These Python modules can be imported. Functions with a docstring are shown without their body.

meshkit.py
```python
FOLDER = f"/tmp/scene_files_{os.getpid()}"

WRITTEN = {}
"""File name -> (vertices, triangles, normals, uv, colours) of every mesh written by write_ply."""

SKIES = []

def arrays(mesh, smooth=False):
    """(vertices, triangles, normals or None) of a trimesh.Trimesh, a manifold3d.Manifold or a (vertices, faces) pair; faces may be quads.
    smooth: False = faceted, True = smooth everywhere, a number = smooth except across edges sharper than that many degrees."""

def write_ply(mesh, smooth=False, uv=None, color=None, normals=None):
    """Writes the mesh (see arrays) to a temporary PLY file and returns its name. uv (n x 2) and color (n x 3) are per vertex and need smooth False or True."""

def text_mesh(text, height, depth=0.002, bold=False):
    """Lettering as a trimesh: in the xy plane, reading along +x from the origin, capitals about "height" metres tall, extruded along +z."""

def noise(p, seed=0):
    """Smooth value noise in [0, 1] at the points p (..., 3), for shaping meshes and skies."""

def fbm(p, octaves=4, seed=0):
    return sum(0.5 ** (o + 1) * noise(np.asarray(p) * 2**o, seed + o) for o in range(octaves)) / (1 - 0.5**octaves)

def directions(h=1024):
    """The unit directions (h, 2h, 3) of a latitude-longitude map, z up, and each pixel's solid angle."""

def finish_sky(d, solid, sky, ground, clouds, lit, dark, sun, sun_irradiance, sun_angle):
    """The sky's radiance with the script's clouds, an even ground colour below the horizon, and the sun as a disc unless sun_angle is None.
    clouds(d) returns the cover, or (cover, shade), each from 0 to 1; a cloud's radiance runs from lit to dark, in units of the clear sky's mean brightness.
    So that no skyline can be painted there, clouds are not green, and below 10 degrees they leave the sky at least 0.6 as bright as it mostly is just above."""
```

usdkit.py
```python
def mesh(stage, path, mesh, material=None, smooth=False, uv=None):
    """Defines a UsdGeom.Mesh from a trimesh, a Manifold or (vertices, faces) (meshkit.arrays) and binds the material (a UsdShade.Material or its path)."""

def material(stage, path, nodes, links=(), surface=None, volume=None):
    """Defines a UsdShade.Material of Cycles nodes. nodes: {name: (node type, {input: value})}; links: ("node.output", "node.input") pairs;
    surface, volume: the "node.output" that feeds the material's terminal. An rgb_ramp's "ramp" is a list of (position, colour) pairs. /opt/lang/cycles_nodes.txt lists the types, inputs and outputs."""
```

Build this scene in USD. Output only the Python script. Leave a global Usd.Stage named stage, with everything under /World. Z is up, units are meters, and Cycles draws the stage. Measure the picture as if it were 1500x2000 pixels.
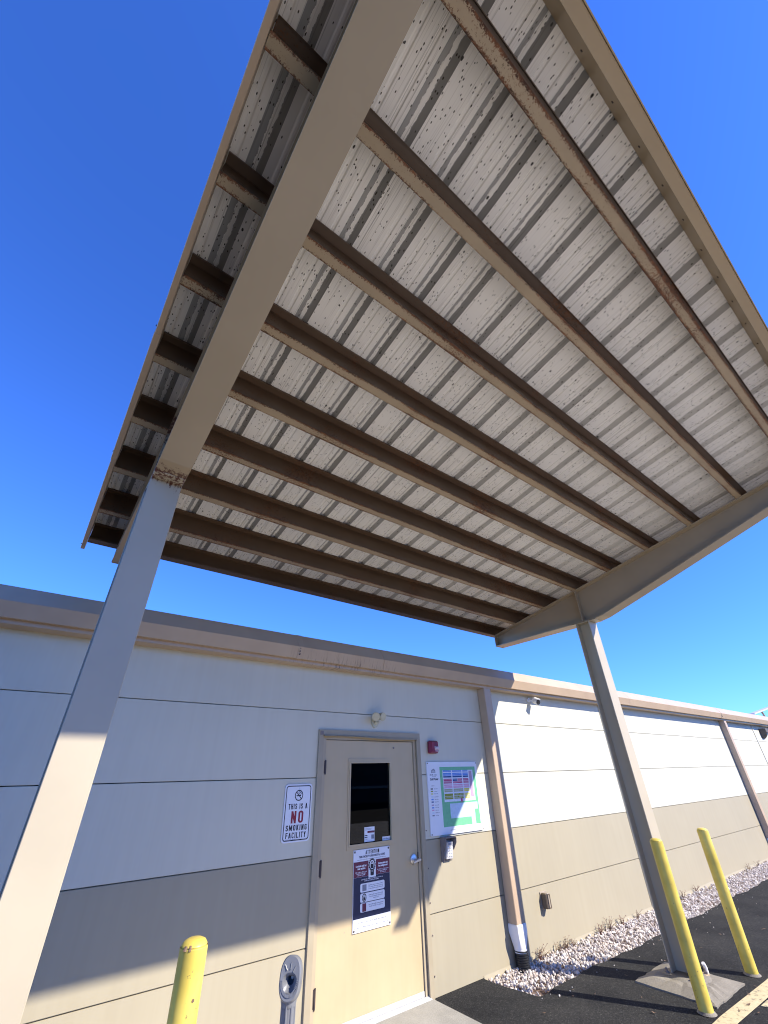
import math, random, numpy as np, trimesh, usdkit, meshkit
from pxr import Usd, UsdGeom, UsdLux, UsdShade, Gf, Sdf, Vt
from shapely.geometry import Polygon, box as sbox, Point
from shapely import affinity
from shapely.ops import unary_union

stage = Usd.Stage.CreateInMemory()
UsdGeom.SetStageUpAxis(stage, "Z"); UsdGeom.SetStageMetersPerUnit(stage, 1.0)
UsdGeom.Xform.Define(stage, "/World"); UsdGeom.Scope.Define(stage, "/World/Looks")
random.seed(7); rng = np.random.default_rng(7)

# ------------------------------------------------------------------ camera
cam = UsdGeom.Camera.Define(stage, "/World/camera")
R = np.array([[0.79340357, -0.31367589, -0.52164951], [-0.60833234, -0.43823381, -0.6617272], [-0.02103658, 0.84235299, -0.53851546]])
C = (0.0, -4.26625, 1.78638)
mtx = Gf.Matrix4d(1.0)
for k in range(3):
    mtx.SetRow(k, Gf.Vec4d(*[float(x) for x in R[:, k]], 0.0))
mtx.SetRow(3, Gf.Vec4d(*C, 1.0))
cam.AddTransformOp().Set(mtx)
cam.CreateHorizontalApertureAttr(36.0); cam.CreateVerticalApertureAttr(48.0); cam.CreateFocalLengthAttr(800.737 / 1500 * 36)
cam.CreateClippingRangeAttr((0.05, 5000))
cam.CreateExposureAttr(0.92)

# ------------------------------------------------------------------ sky and sun
SUN = np.array([0.55, -1.0, 0.865]); SUN /= np.linalg.norm(SUN)
EL, ROT = math.asin(SUN[2]), math.atan2(SUN[0], SUN[1])
dome = UsdLux.DomeLight.Define(stage, "/World/sky")
skym = usdkit.material(stage, "/World/Looks/sky_air", {
    "s": ("sky_texture", {"sky_type": "single_scattering", "sun_disc": False, "sun_elevation": EL, "sun_rotation": ROT, "air_density": 1.0, "aerosol_density": 0.12, "ozone_density": 2.5, "altitude": 200.0}),
    "h": ("mix", {"mix_type": "multiply", "fac": 1.0, "color2": (0.47, 0.94, 2.1)}),
    "b": ("background_shader", {"strength": 0.088})}, [("s.color", "h.color1"), ("h.color", "b.color")], surface="b.background")
UsdShade.MaterialBindingAPI.Apply(dome.GetPrim()).Bind(skym)
sun = UsdLux.DistantLight.Define(stage, "/World/sun")
sun.CreateNormalizeAttr(True); sun.CreateIntensityAttr(1.2); sun.CreateAngleAttr(0.5); sun.CreateColorAttr(Gf.Vec3f(1.0, 0.93, 0.82))
zc = SUN; xc = np.cross([0, 0, 1], zc); xc /= np.linalg.norm(xc); yc = np.cross(zc, xc)
sm = Gf.Matrix4d(1.0)
for k, a in enumerate((xc, yc, zc)):
    sm.SetRow(k, Gf.Vec4d(*[float(t) for t in a], 0.0))
sun.AddTransformOp().Set(sm)
for pr in (dome.GetPrim(),):
    pr.SetCustomDataByKey("kind", "structure")
    pr.SetCustomDataByKey("label", "clear deep blue sky without clouds")
    pr.SetCustomDataByKey("category", "sky")

# ------------------------------------------------------------------ helpers
_taken = set()
def free(path):
    base, n = path, 0
    while path in _taken:
        n += 1; path = f"{base}_{n:03d}"
    _taken.add(path); return path
def pathof(p): return str(p.GetPath())
def tag(p, label=None, cat=None, group=None, kind=None):
    for k, v in (("label", label), ("category", cat), ("group", group), ("kind", kind)):
        if v: p.SetCustomDataByKey(k, v)
    return p
def thing(name, label, cat, loc=(0, 0, 0), rz=0.0, group=None, kind=None):
    x = UsdGeom.Xform.Define(stage, free("/World/" + name))
    x.AddTranslateOp().Set(Gf.Vec3d(*loc)); x.AddRotateZOp().Set(float(rz))
    x.GetPrim().SetCustomDataByKey("_loc", Gf.Vec3d(*loc)); 
    x.GetPrim().ClearCustomDataByKey("_loc")
    ORG[pathof(x.GetPrim())] = np.array(loc, float)
    return tag(x.GetPrim(), label, cat, group, kind)
ORG = {}
def org(parent):
    q = pathof(parent)
    while q and q != "/World":
        if q in ORG: return ORG[q]
        q = q.rpartition("/")[0]
    return np.zeros(3)
def obj(name, mesh, mat, parent=None, smooth=False, local=False, **t):
    """One mesh. World coordinates are given; stored relative to the thing's own base."""
    if isinstance(mesh, list): mesh = trimesh.util.concatenate(mesh)
    if isinstance(mesh, tuple): mesh = trimesh.Trimesh(np.asarray(mesh[0], float), quads(mesh[1]), process=False)
    mesh = mesh.copy()
    if parent is not None and not local: mesh.apply_translation(-org(parent))
    p = free((pathof(parent) if parent is not None else "/World") + "/" + name)
    m = usdkit.mesh(stage, p, mesh, mat, smooth=smooth)
    return tag(m.GetPrim(), **t)
def quads(f):
    f = np.asarray(f, int)
    return np.vstack([f[:, [0, 1, 2]], f[:, [0, 2, 3]]]) if f.shape[1] == 4 else f
def dup(root, loc, label, group=None, rz=0.0):
    x = UsdGeom.Xform.Define(stage, free("/World/" + root.GetName()))
    p = x.GetPrim(); p.GetReferences().AddInternalReference(root.GetPath())
    x.ClearXformOpOrder(); x.AddTranslateOp().Set(Gf.Vec3d(*loc)); x.AddRotateZOp().Set(float(rz))
    p.SetInstanceable(True)
    return tag(p, label, root.GetCustomDataByKey("category"), group or root.GetCustomDataByKey("group"))
def bx(x0, x1, y0, y1, z0, z1):
    m = trimesh.creation.box((x1 - x0, y1 - y0, z1 - z0)); m.apply_translation(((x0 + x1) / 2, (y0 + y1) / 2, (z0 + z1) / 2)); return m
def cbx(x0, x1, y0, y1, z0, z1, b=0.003):
    """box with chamfered edges"""
    c, h = np.array([(x0 + x1) / 2, (y0 + y1) / 2, (z0 + z1) / 2]), np.array([(x1 - x0) / 2, (y1 - y0) / 2, (z1 - z0) / 2])
    b = min(b, h.min() * .9); P = []
    for sx in (-1, 1):
        for sy in (-1, 1):
            for sz in (-1, 1):
                s = np.array([sx, sy, sz])
                for k in range(3):
                    q = h - b; q[k] = h[k]; P.append(c + s * q)
    return trimesh.convex.convex_hull(np.array(P))
def ext(poly, d):
    return trimesh.creation.extrude_polygon(poly, d, engine="earcut")
def exts(shape, d):
    return trimesh.util.concatenate([ext(g, d) for g in getattr(shape, "geoms", [shape]) if g.area > 1e-9])
def wallmap(m, x0=0, z0=0, y=0):
    """(x, y, z) of flat lettering -> standing on a wall that faces -y, face at y"""
    v = np.array(m.vertices); m = m.copy(); m.vertices = np.stack([x0 + v[:, 0], y - v[:, 2], z0 + v[:, 1]], 1); return m
def onwall(poly, y, d=0.002):
    """polygon in (x, z) extruded from y towards -y by d"""
    return wallmap(exts(poly, d), 0, 0, y)
def alongx(poly, x0, x1):
    """polygon in (y, z) extruded along x"""
    m = exts(poly, x1 - x0); v = np.array(m.vertices); m.vertices = np.stack([x0 + v[:, 2], v[:, 0], v[:, 1]], 1); return m
def tube(p0, p1, r0, r1=None, n=24, cap=True):
    r1 = r0 if r1 is None else r1
    p0, p1 = np.array(p0, float), np.array(p1, float); d = p1 - p0; d /= np.linalg.norm(d)
    a = np.cross(d, [0, 0, 1.0]); a = np.array([1.0, 0, 0]) if np.linalg.norm(a) < 1e-6 else a / np.linalg.norm(a); b = np.cross(d, a)
    t = np.linspace(0, 2 * np.pi, n, endpoint=False); ring = np.cos(t)[:, None] * a + np.sin(t)[:, None] * b
    v = np.vstack([p0 + r0 * ring, p1 + r1 * ring, [p0], [p1]]); f = []
    for i in range(n):
        j = (i + 1) % n; f += [[i, n + i, j], [j, n + i, n + j]]
        if cap: f += [[2 * n, i, j], [2 * n + 1, n + j, n + i]]
    m = trimesh.Trimesh(v, f, process=False); m.fix_normals(); return m
def lathe(prof, n=32, axis_at=(0, 0, 0)):
    prof = np.array(prof, float); t = np.linspace(0, 2 * np.pi, n, endpoint=False)
    v = np.array([[r * math.cos(a), r * math.sin(a), z] for r, z in prof for a in t]); f = []
    for k in range(len(prof) - 1):
        for i in range(n):
            j = (i + 1) % n; f += [[k * n + i, k * n + j, (k + 1) * n + j], [k * n + i, (k + 1) * n + j, (k + 1) * n + i]]
    m = trimesh.Trimesh(v, f, process=True); m.fix_normals(); m.apply_translation(axis_at); return m
def sweep_open(pts, w0, w1, t):
    """a bent strip: pts in (y, z), thickness t downward, from x = w0 to w1"""
    pts = np.array(pts, float); return alongx(Polygon(list(map(tuple, pts)) + [(y, z - t) for y, z in pts[::-1]]), w0, w1)
def rrect(x0, x1, z0, z1, r): return sbox(x0 + r, z0 + r, x1 - r, z1 - r).buffer(r, quad_segs=5)
def words(text, x0, x1, z, h, y, weight=.035, d=0.0008):
    """lettering between x0 and x1 with baseline z and capital height h, strokes thickened after squeezing"""
    m = meshkit.text_mesh(text, h, d, True); t = np.array(m.vertices)[m.faces]; keep = m.face_normals[:, 2] > .5
    g = unary_union([Polygon(q[:, :2]) for q in t[keep]]).buffer(h * .002); w0, _, w1, _ = g.bounds
    e = h * weight; g = affinity.affine_transform(g, [(x1 - x0 - 2 * e) / (w1 - w0), 0, 0, 1, x0 + e - w0 * (x1 - x0 - 2 * e) / (w1 - w0), z])
    return onwall(g.buffer(e, quad_segs=2).simplify(h * .01), y, d)
from shapely.geometry import LineString
def arc(cx, cy, rx, ry, a0, a1, n=10): return [(cx + rx * math.cos(math.radians(t)), cy + ry * math.sin(math.radians(t))) for t in np.linspace(a0, a1, n)]
def glyph(c, w, t):
    """condensed block capital, centre lines inset by half the stroke t; box w x 1"""
    h = t / 2; l, r, b, u = h, w - h, h, 1 - h; cx = w / 2; q = min((r - l) / 2, .22)
    bowl = arc(r - q, u - q, q, q, 0, 90) + arc(l + q, u - q, q, q, 90, 180) + arc(l + q, b + q, q, q, 180, 270) + arc(r - q, b + q, q, q, 270, 360)
    S = [(r, .68), (r, u - q)] + arc(r - q, u - q, q, q, 0, 90) + arc(l + q, u - q, q, q, 90, 180) + [(l, .66)] + arc(l + q, .66, q, .12, 180, 250, 6) + arc(r - q, .36, q, .12, 70, 0, 6) + [(r, b + q)] + arc(r - q, b + q, q, q, 0, -90) + arc(l + q, b + q, q, q, 270, 180) + [(l, .30)]
    L = dict(T=[[(0, u), (w, u)], [(cx, 0), (cx, u)]], H=[[(l, 0), (l, 1)], [(r, 0), (r, 1)], [(l, .52), (r, .52)]], I=[[(cx, 0), (cx, 1)]], S=[S], A=[[(l * .7, 0), (cx, 1.0), (w - l * .7, 0)], [(l + .06, .25), (r - .06, .25)]],
        N=[[(l, 0), (l, 1)], [(r, 0), (r, 1)], [(l, 1), (r, 0)]], O=[bowl + [bowl[0]]], M=[[(l, 0), (l, 1)], [(r, 0), (r, 1)], [(l, 1), (cx, .25), (r, 1)]], K=[[(l, 0), (l, 1)], [(l, .36), (r, 1)], [(l + .14, .52), (r, 0)]],
        G=[[(r, .70), (r, u - q)] + arc(r - q, u - q, q, q, 0, 90) + arc(l + q, u - q, q, q, 90, 180) + arc(l + q, b + q, q, q, 180, 270) + arc(r - q, b + q, q, q, 270, 360) + [(r, .46), (cx, .46)]],
        F=[[(l, 0), (l, 1)], [(l, u), (w, u)], [(l, .52), (w * .9, .52)]], C=[[(r, .70), (r, u - q)] + arc(r - q, u - q, q, q, 0, 90) + arc(l + q, u - q, q, q, 90, 180) + arc(l + q, b + q, q, q, 180, 270) + arc(r - q, b + q, q, q, 270, 360) + [(r, .30)]],
        L=[[(l, 0), (l, 1)], [(l, b), (w, b)]], Y=[[(l * .7, 1), (cx, .45), (w - l * .7, 1)], [(cx, 0), (cx, .5)]], E=[[(l, 0), (l, 1)], [(l, u), (w, u)], [(l, .52), (w * .9, .52)], [(l, b), (w, b)]])[c]
    g = unary_union([LineString(p).buffer(h, cap_style=2, join_style=2, mitre_limit=3) for p in L])
    return g.intersection(sbox(-.05, 0, w + .05, 1))
def block(text, x0, x1, z, h, y, t=.165, d=.0008, gap=.19):
    W = {"I": t, "M": .62, " ": .24, "A": .52}; x, out = 0.0, []
    for c in text:
        w = W.get(c, .45)
        if c != " ": out.append(affinity.translate(glyph(c, w, t), x, 0))
        x += w + gap
    g = unary_union(out); b = g.bounds; k = (x1 - x0) / (b[2] - b[0])
    return onwall(affinity.affine_transform(g, [k, 0, 0, h, x0 - b[0] * k, z]), y, d)
def bars(x0, x1, z, h, y, seed, d=0.0006, centre=False, frac=1.0):
    """a line of print too small to read: a run of short uneven strokes"""
    r = random.Random(seed); out = []; L = (x1 - x0) * frac; x = (x0 + x1) / 2 - L / 2 if centre else x0; end = x + L
    while x < end - h:
        n = r.randint(2, 7)
        for _ in range(n):
            w = h * r.uniform(.25, .6); hh = h * r.choice((.6, .65, .62, 1, .95))
            if x + w > end: break
            out.append(bx(x, x + w, y - d, y, z, z + hh)); x += w + h * .22
        x += h * .5
    return out

# ------------------------------------------------------------------ materials
def paint(name, col, rough=.5, var=.06, scale=3.0, bump=0.0, bscale=250.0, spec=.4, dirt=None, streak=False, rust=None, coord="position"):
    lo = tuple(c * (1 - var) for c in col); hi = tuple(min(1, c * (1 + var)) for c in col)
    N = {"g": ("geometry", {}), "n": ("noise_texture", {"scale": scale, "detail": 5.0, "roughness": .6}), "r": ("rgb_ramp", {"ramp": [(.3, lo), (.7, hi)]}),
         "p": ("principled_bsdf", {"roughness": rough, "specular_ior_level": spec})}
    L = [("g.position", "n.vector"), ("n.fac", "r.fac")]; out = "r.color"
    if streak:  # faint vertical run marks
        N.update({"mp": ("mapping", {"scale": (14.0, 14.0, .7)}), "sn": ("noise_texture", {"scale": 1.0, "detail": 4.0, "roughness": .7}),
                  "sr": ("rgb_ramp", {"ramp": [(.35, (.93, .92, .905)), (.62, (1, 1, 1))]}), "sm": ("mix", {"mix_type": "multiply", "fac": .45})})
        L += [("g.position", "mp.vector"), ("mp.vector", "sn.vector"), ("sn.fac", "sr.fac"), (out, "sm.color1"), ("sr.color", "sm.color2")]; out = "sm.color"
    if dirt:    # (colour, scale, threshold) small specks
        c, s, th = dirt
        N.update({"dn": ("noise_texture", {"scale": s, "detail": 6.0, "roughness": .75}), "dr": ("rgb_ramp", {"ramp": [(th, (0, 0, 0)), (th + .05, (1, 1, 1))]}), "dm": ("mix", {"color2": c})})
        L += [("g.position", "dn.vector"), ("dn.fac", "dr.fac"), ("dr.color", "dm.fac"), (out, "dm.color1")]; out = "dm.color"
    L.append((out, "p.base_color"))
    if bump:
        N.update({"bn": ("noise_texture", {"scale": bscale, "detail": 3.0}), "bp": ("bump", {"strength": bump, "distance": .002})})
        L += [("g.position", "bn.vector"), ("bn.fac", "bp.height"), ("bp.normal", "p.normal")]
    return usdkit.material(stage, "/World/Looks/" + name, N, L, surface="p.BSDF")
def plain(name, col, rough=.5, metal=0.0, spec=.5):
    return paint(name, col, rough, .08, 40.0) if metal == 0 else usdkit.material(stage, "/World/Looks/" + name, {"g": ("geometry", {}), "n": ("noise_texture", {"scale": 60.0, "detail": 4.0}),
        "rr": ("map_range", {"from_min": .3, "from_max": .7, "to_min": rough * .8, "to_max": rough * 1.25}), "p": ("principled_bsdf", {"base_color": col, "metallic": metal})},
        [("g.position", "n.vector"), ("n.fac", "rr.value"), ("rr.result", "p.roughness")], surface="p.BSDF")

M = {}
M["white_panel"] = paint("white_panel_paint", (.58, .555, .44), .55, .03, 1.3, .25, 420.0, .35, streak=True)
M["beige_panel"] = paint("beige_panel_paint", (.365, .32, .222), .55, .03, 1.3, .25, 420.0, .35, streak=True)
M["joint"] = plain("joint_sealant", (.07, .07, .07), .8)
M["trim"] = paint("tan_trim_paint", (.45, .33, .22), .42, .05, 4.0, .06, 60.0, .45, dirt=((.2, .15, .11), 9.0, .74))
M["door"] = paint("door_paint", (.48, .38, .225), .42, .05, 2.6, .10, 40.0, .45, dirt=((.36, .30, .22), 7.0, .66), streak=True)
M["frame"] = paint("frame_paint", (.345, .29, .195), .5, .06, 6.0, .08, 80.0, .4, dirt=((.16, .13, .1), 40.0, .70))
M["jamb"] = paint("jamb_paint", (.40, .33, .22), .45, .05, 6.0)
M["aluminium"] = paint("dull_aluminium", (.46, .455, .44), .5, .12, 30.0)
M["steel"] = plain("satin_steel", (.62, .61, .60), .4, 1.0)
M["dark_metal"] = plain("dark_hinge_metal", (.07, .055, .05), .5)
M["black"] = plain("black_plastic", (.018, .018, .02), .45)
M["white_plastic"] = paint("white_plastic", (.74, .74, .73), .4, .03, 20.0)
M["sign_white"] = paint("sign_white", (.72, .73, .76), .35, .02, 12.0)
M["ink"] = plain("black_ink", (.02, .02, .03), .45)
M["red_ink"] = plain("dark_red_ink", (.24, .015, .035), .4)
M["maroon"] = plain("maroon_print", (.13, .022, .05), .4)
M["navy"] = plain("navy_print", (.016, .022, .06), .4)
M["grey_ink"] = plain("grey_ink", (.22, .23, .27), .5)
M["pale_ink"] = plain("pale_ink", (.62, .6, .66), .5)
M["red_device"] = paint("red_device_plastic", (.20, .02, .045), .4, .05, 20.0)
M["lens"] = paint("clear_lens", (.62, .5, .52), .15, .04, 30.0)
M["olive"] = paint("cream_lamp_plastic", (.50, .46, .31), .45, .06, 30.0)
M["hood"] = paint("weathered_hood", (.20, .165, .145), .5, .12, 30.0, dirt=((.08, .05, .04), 60.0, .66))
M["keypad"] = paint("keypad_grey", (.46, .45, .44), .4, .05, 40.0)
M["outlet"] = paint("outlet_cover_tan", (.33, .275, .21), .45, .06, 30.0)
M["outlet_dark"] = paint("outlet_cover_shadow_brown", (.12, .09, .06), .5, .06, 30.0)  # dark brown parts of the outlet cover, also the wall light housing
M["ash"] = paint("grey_receptacle_plastic", (.155, .16, .17), .38, .06, 25.0, .12, 160.0, .5)
M["pvc"] = paint("white_pvc", (.76, .75, .72), .35, .05, 14.0, dirt=((.4, .36, .3), 20.0, .72))
M["drain_pipe"] = plain("black_drain_pipe", (.02, .021, .023), .42)
M["purlin"] = None

def steel_paint(name, col, rustiness, edges=False):
    """painted steel with rust blooming in patches, stronger along the dirt-holding flange edge"""
    N = {"g": ("geometry", {}), "n": ("noise_texture", {"scale": 2.2, "detail": 6.0, "roughness": .65}), "r": ("rgb_ramp", {"ramp": [(.3, tuple(c * .86 for c in col)), (.7, tuple(c * 1.1 for c in col))]}),
         "n2": ("noise_texture", {"scale": 95.0, "detail": 7.0, "roughness": .78}), "n3": ("noise_texture", {"scale": 1.6, "detail": 3.0}),
         "ad": ("math", {"math_type": "multiply_add", "value2": .55}), "rr": ("rgb_ramp", {"ramp": [(.92 - rustiness, (0, 0, 0)), (.97 - rustiness, (1, 1, 1))]}),
         "rc": ("noise_texture", {"scale": 30.0, "detail": 4.0}), "rcr": ("rgb_ramp", {"ramp": [(.35, (.06, .028, .015)), (.65, (.19, .075, .03))]}),
         "m": ("mix", {}), "ro": ("map_range", {"to_min": .42, "to_max": .85}), "p": ("principled_bsdf", {"specular_ior_level": .4}), "bp": ("bump", {"strength": .35, "distance": .002})}
    L = [("g.position", "n.vector"), ("n.fac", "r.fac"), ("g.position", "n2.vector"), ("g.position", "n3.vector"), ("n3.fac", "ad.value1"), ("n2.fac", "ad.value3")]
    if edges:   # grime creeps in from the two edges of the strip
        sl = math.atan(.187); P_ = .5655 / math.cos(sl); f0 = -4.215 / math.cos(sl); mid = f0 - .032
        N.update({"so": ("vector_math", {"math_type": "dot_product", "vector2": (0.0, math.cos(sl), -math.sin(sl))}), "s1": ("math", {"math_type": "subtract", "value2": mid - 3.783 * math.sin(sl) * 1.0 - P_ / 2 + 0.0}), "s2": ("math", {"math_type": "floored_modulo", "value2": P_}), "s3": ("math", {"math_type": "subtract", "value2": P_ / 2}), "s4": ("math", {"math_type": "absolute"}),
                  "s5": ("map_range", {"from_min": .014, "from_max": .034, "to_min": 0.0, "to_max": .20, "clamp": True}), "s6": ("math", {"math_type": "add"})})
        L += [("g.position", "so.vector1"), ("so.value", "s1.value1"), ("s1.value", "s2.value1"), ("s2.value", "s3.value1"), ("s3.value", "s4.value1"), ("s4.value", "s5.value"), ("s5.result", "s6.value1"), ("ad.value", "s6.value2"), ("s6.value", "rr.fac")]
    else: L += [("ad.value", "rr.fac")]
    L += [
         ("g.position", "rc.vector"), ("rc.fac", "rcr.fac"), ("rr.color", "m.fac"), ("r.color", "m.color1"), ("rcr.color", "m.color2"), ("m.color", "p.base_color"), ("rr.color", "ro.value"), ("ro.result", "p.roughness"), ("n2.fac", "bp.height"), ("bp.normal", "p.normal")]
    return usdkit.material(stage, "/World/Looks/" + name, N, L, surface="p.BSDF")
M["flange"] = steel_paint("purlin_flange_paint", (.35, .262, .158), .06, True)
M["web"] = steel_paint("purlin_web_grime", (.11, .067, .038), .075)  # one dark brown for webs, top flanges, clips and eave channel
M["column"] = paint("column_paint", (.43, .37, .265), .45, .04, 2.5, .08, 60.0, .4, dirt=((.2, .16, .13), 14.0, .745))
M["rafter"] = paint("rafter_paint", (.37, .285, .18), .45, .05, 2.0, .08, 60.0, .4, dirt=((.16, .09, .05), 22.0, .735))

def rust_knee():
    """left column and beam: the same paint with a rust bloom running down from the joint at z 3.58"""
    N = {"g": ("geometry", {}), "s": ("separate_xyz", {}), "n": ("noise_texture", {"scale": 2.5, "detail": 5.0}), "r": ("rgb_ramp", {"ramp": [(.3, (.41, .355, .255)), (.7, (.45, .39, .28))]}),
         "mp": ("mapping", {"scale": (34.0, 34.0, 9.0)}), "k": ("noise_texture", {"scale": 1.0, "detail": 7.0, "roughness": .72}),
         "up": ("map_range", {"from_min": 3.40, "from_max": 3.575, "to_min": 0.0, "to_max": .36, "clamp": True}), "a": ("math", {"math_type": "add"}),
         "rr": ("rgb_ramp", {"ramp": [(.80, (0, 0, 0)), (.87, (1, 1, 1))]}), "m": ("mix", {"color2": (.11, .04, .025)}), "p": ("principled_bsdf", {"roughness": .45, "specular_ior_level": .4})}
    L = [("g.position", "n.vector"), ("n.fac", "r.fac"), ("g.position", "s.vector"), ("g.position", "mp.vector"), ("mp.vector", "k.vector"), ("s.z", "up.value"), ("up.result", "a.value1"), ("k.fac", "a.value2"), ("a.value", "rr.fac"), ("rr.color", "m.fac"), ("r.color", "m.color1"), ("m.color", "p.base_color")]
    return usdkit.material(stage, "/World/Looks/column_paint_rust_knee", N, L, surface="p.BSDF")
M["column_rusty"] = rust_knee()
def rust_beam():
    N = {"g": ("geometry", {}), "s": ("separate_xyz", {}), "n": ("noise_texture", {"scale": 2.0, "detail": 5.0}), "r": ("rgb_ramp", {"ramp": [(.3, (.35, .27, .17)), (.7, (.39, .30, .19))]}),
         "k": ("noise_texture", {"scale": 26.0, "detail": 7.0, "roughness": .74}),
         "up": ("map_range", {"from_min": -1.78, "from_max": -1.60, "to_min": 0.0, "to_max": .34, "clamp": True}), "dn": ("map_range", {"from_min": -1.45, "from_max": -1.30, "to_min": 1.0, "to_max": 0.0, "clamp": True}), "mu": ("math", {"math_type": "multiply"}), "a": ("math", {"math_type": "add"}),
         "rr": ("rgb_ramp", {"ramp": [(.74, (0, 0, 0)), (.84, (1, 1, 1))]}), "m": ("mix", {"color2": (.10, .042, .024)}), "p": ("principled_bsdf", {"roughness": .45, "specular_ior_level": .4})}
    L = [("g.position", "n.vector"), ("n.fac", "r.fac"), ("g.position", "s.vector"), ("g.position", "k.vector"), ("s.y", "up.value"), ("s.y", "dn.value"), ("up.result", "mu.value1"), ("dn.result", "mu.value2"), ("mu.value", "a.value1"), ("k.fac", "a.value2"), ("a.value", "rr.fac"), ("rr.color", "m.fac"), ("r.color", "m.color1"), ("m.color", "p.base_color")]
    return usdkit.material(stage, "/World/Looks/rafter_paint_rust_knee", N, L, surface="p.BSDF")
M["rafter_rusty"] = rust_beam()

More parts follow.
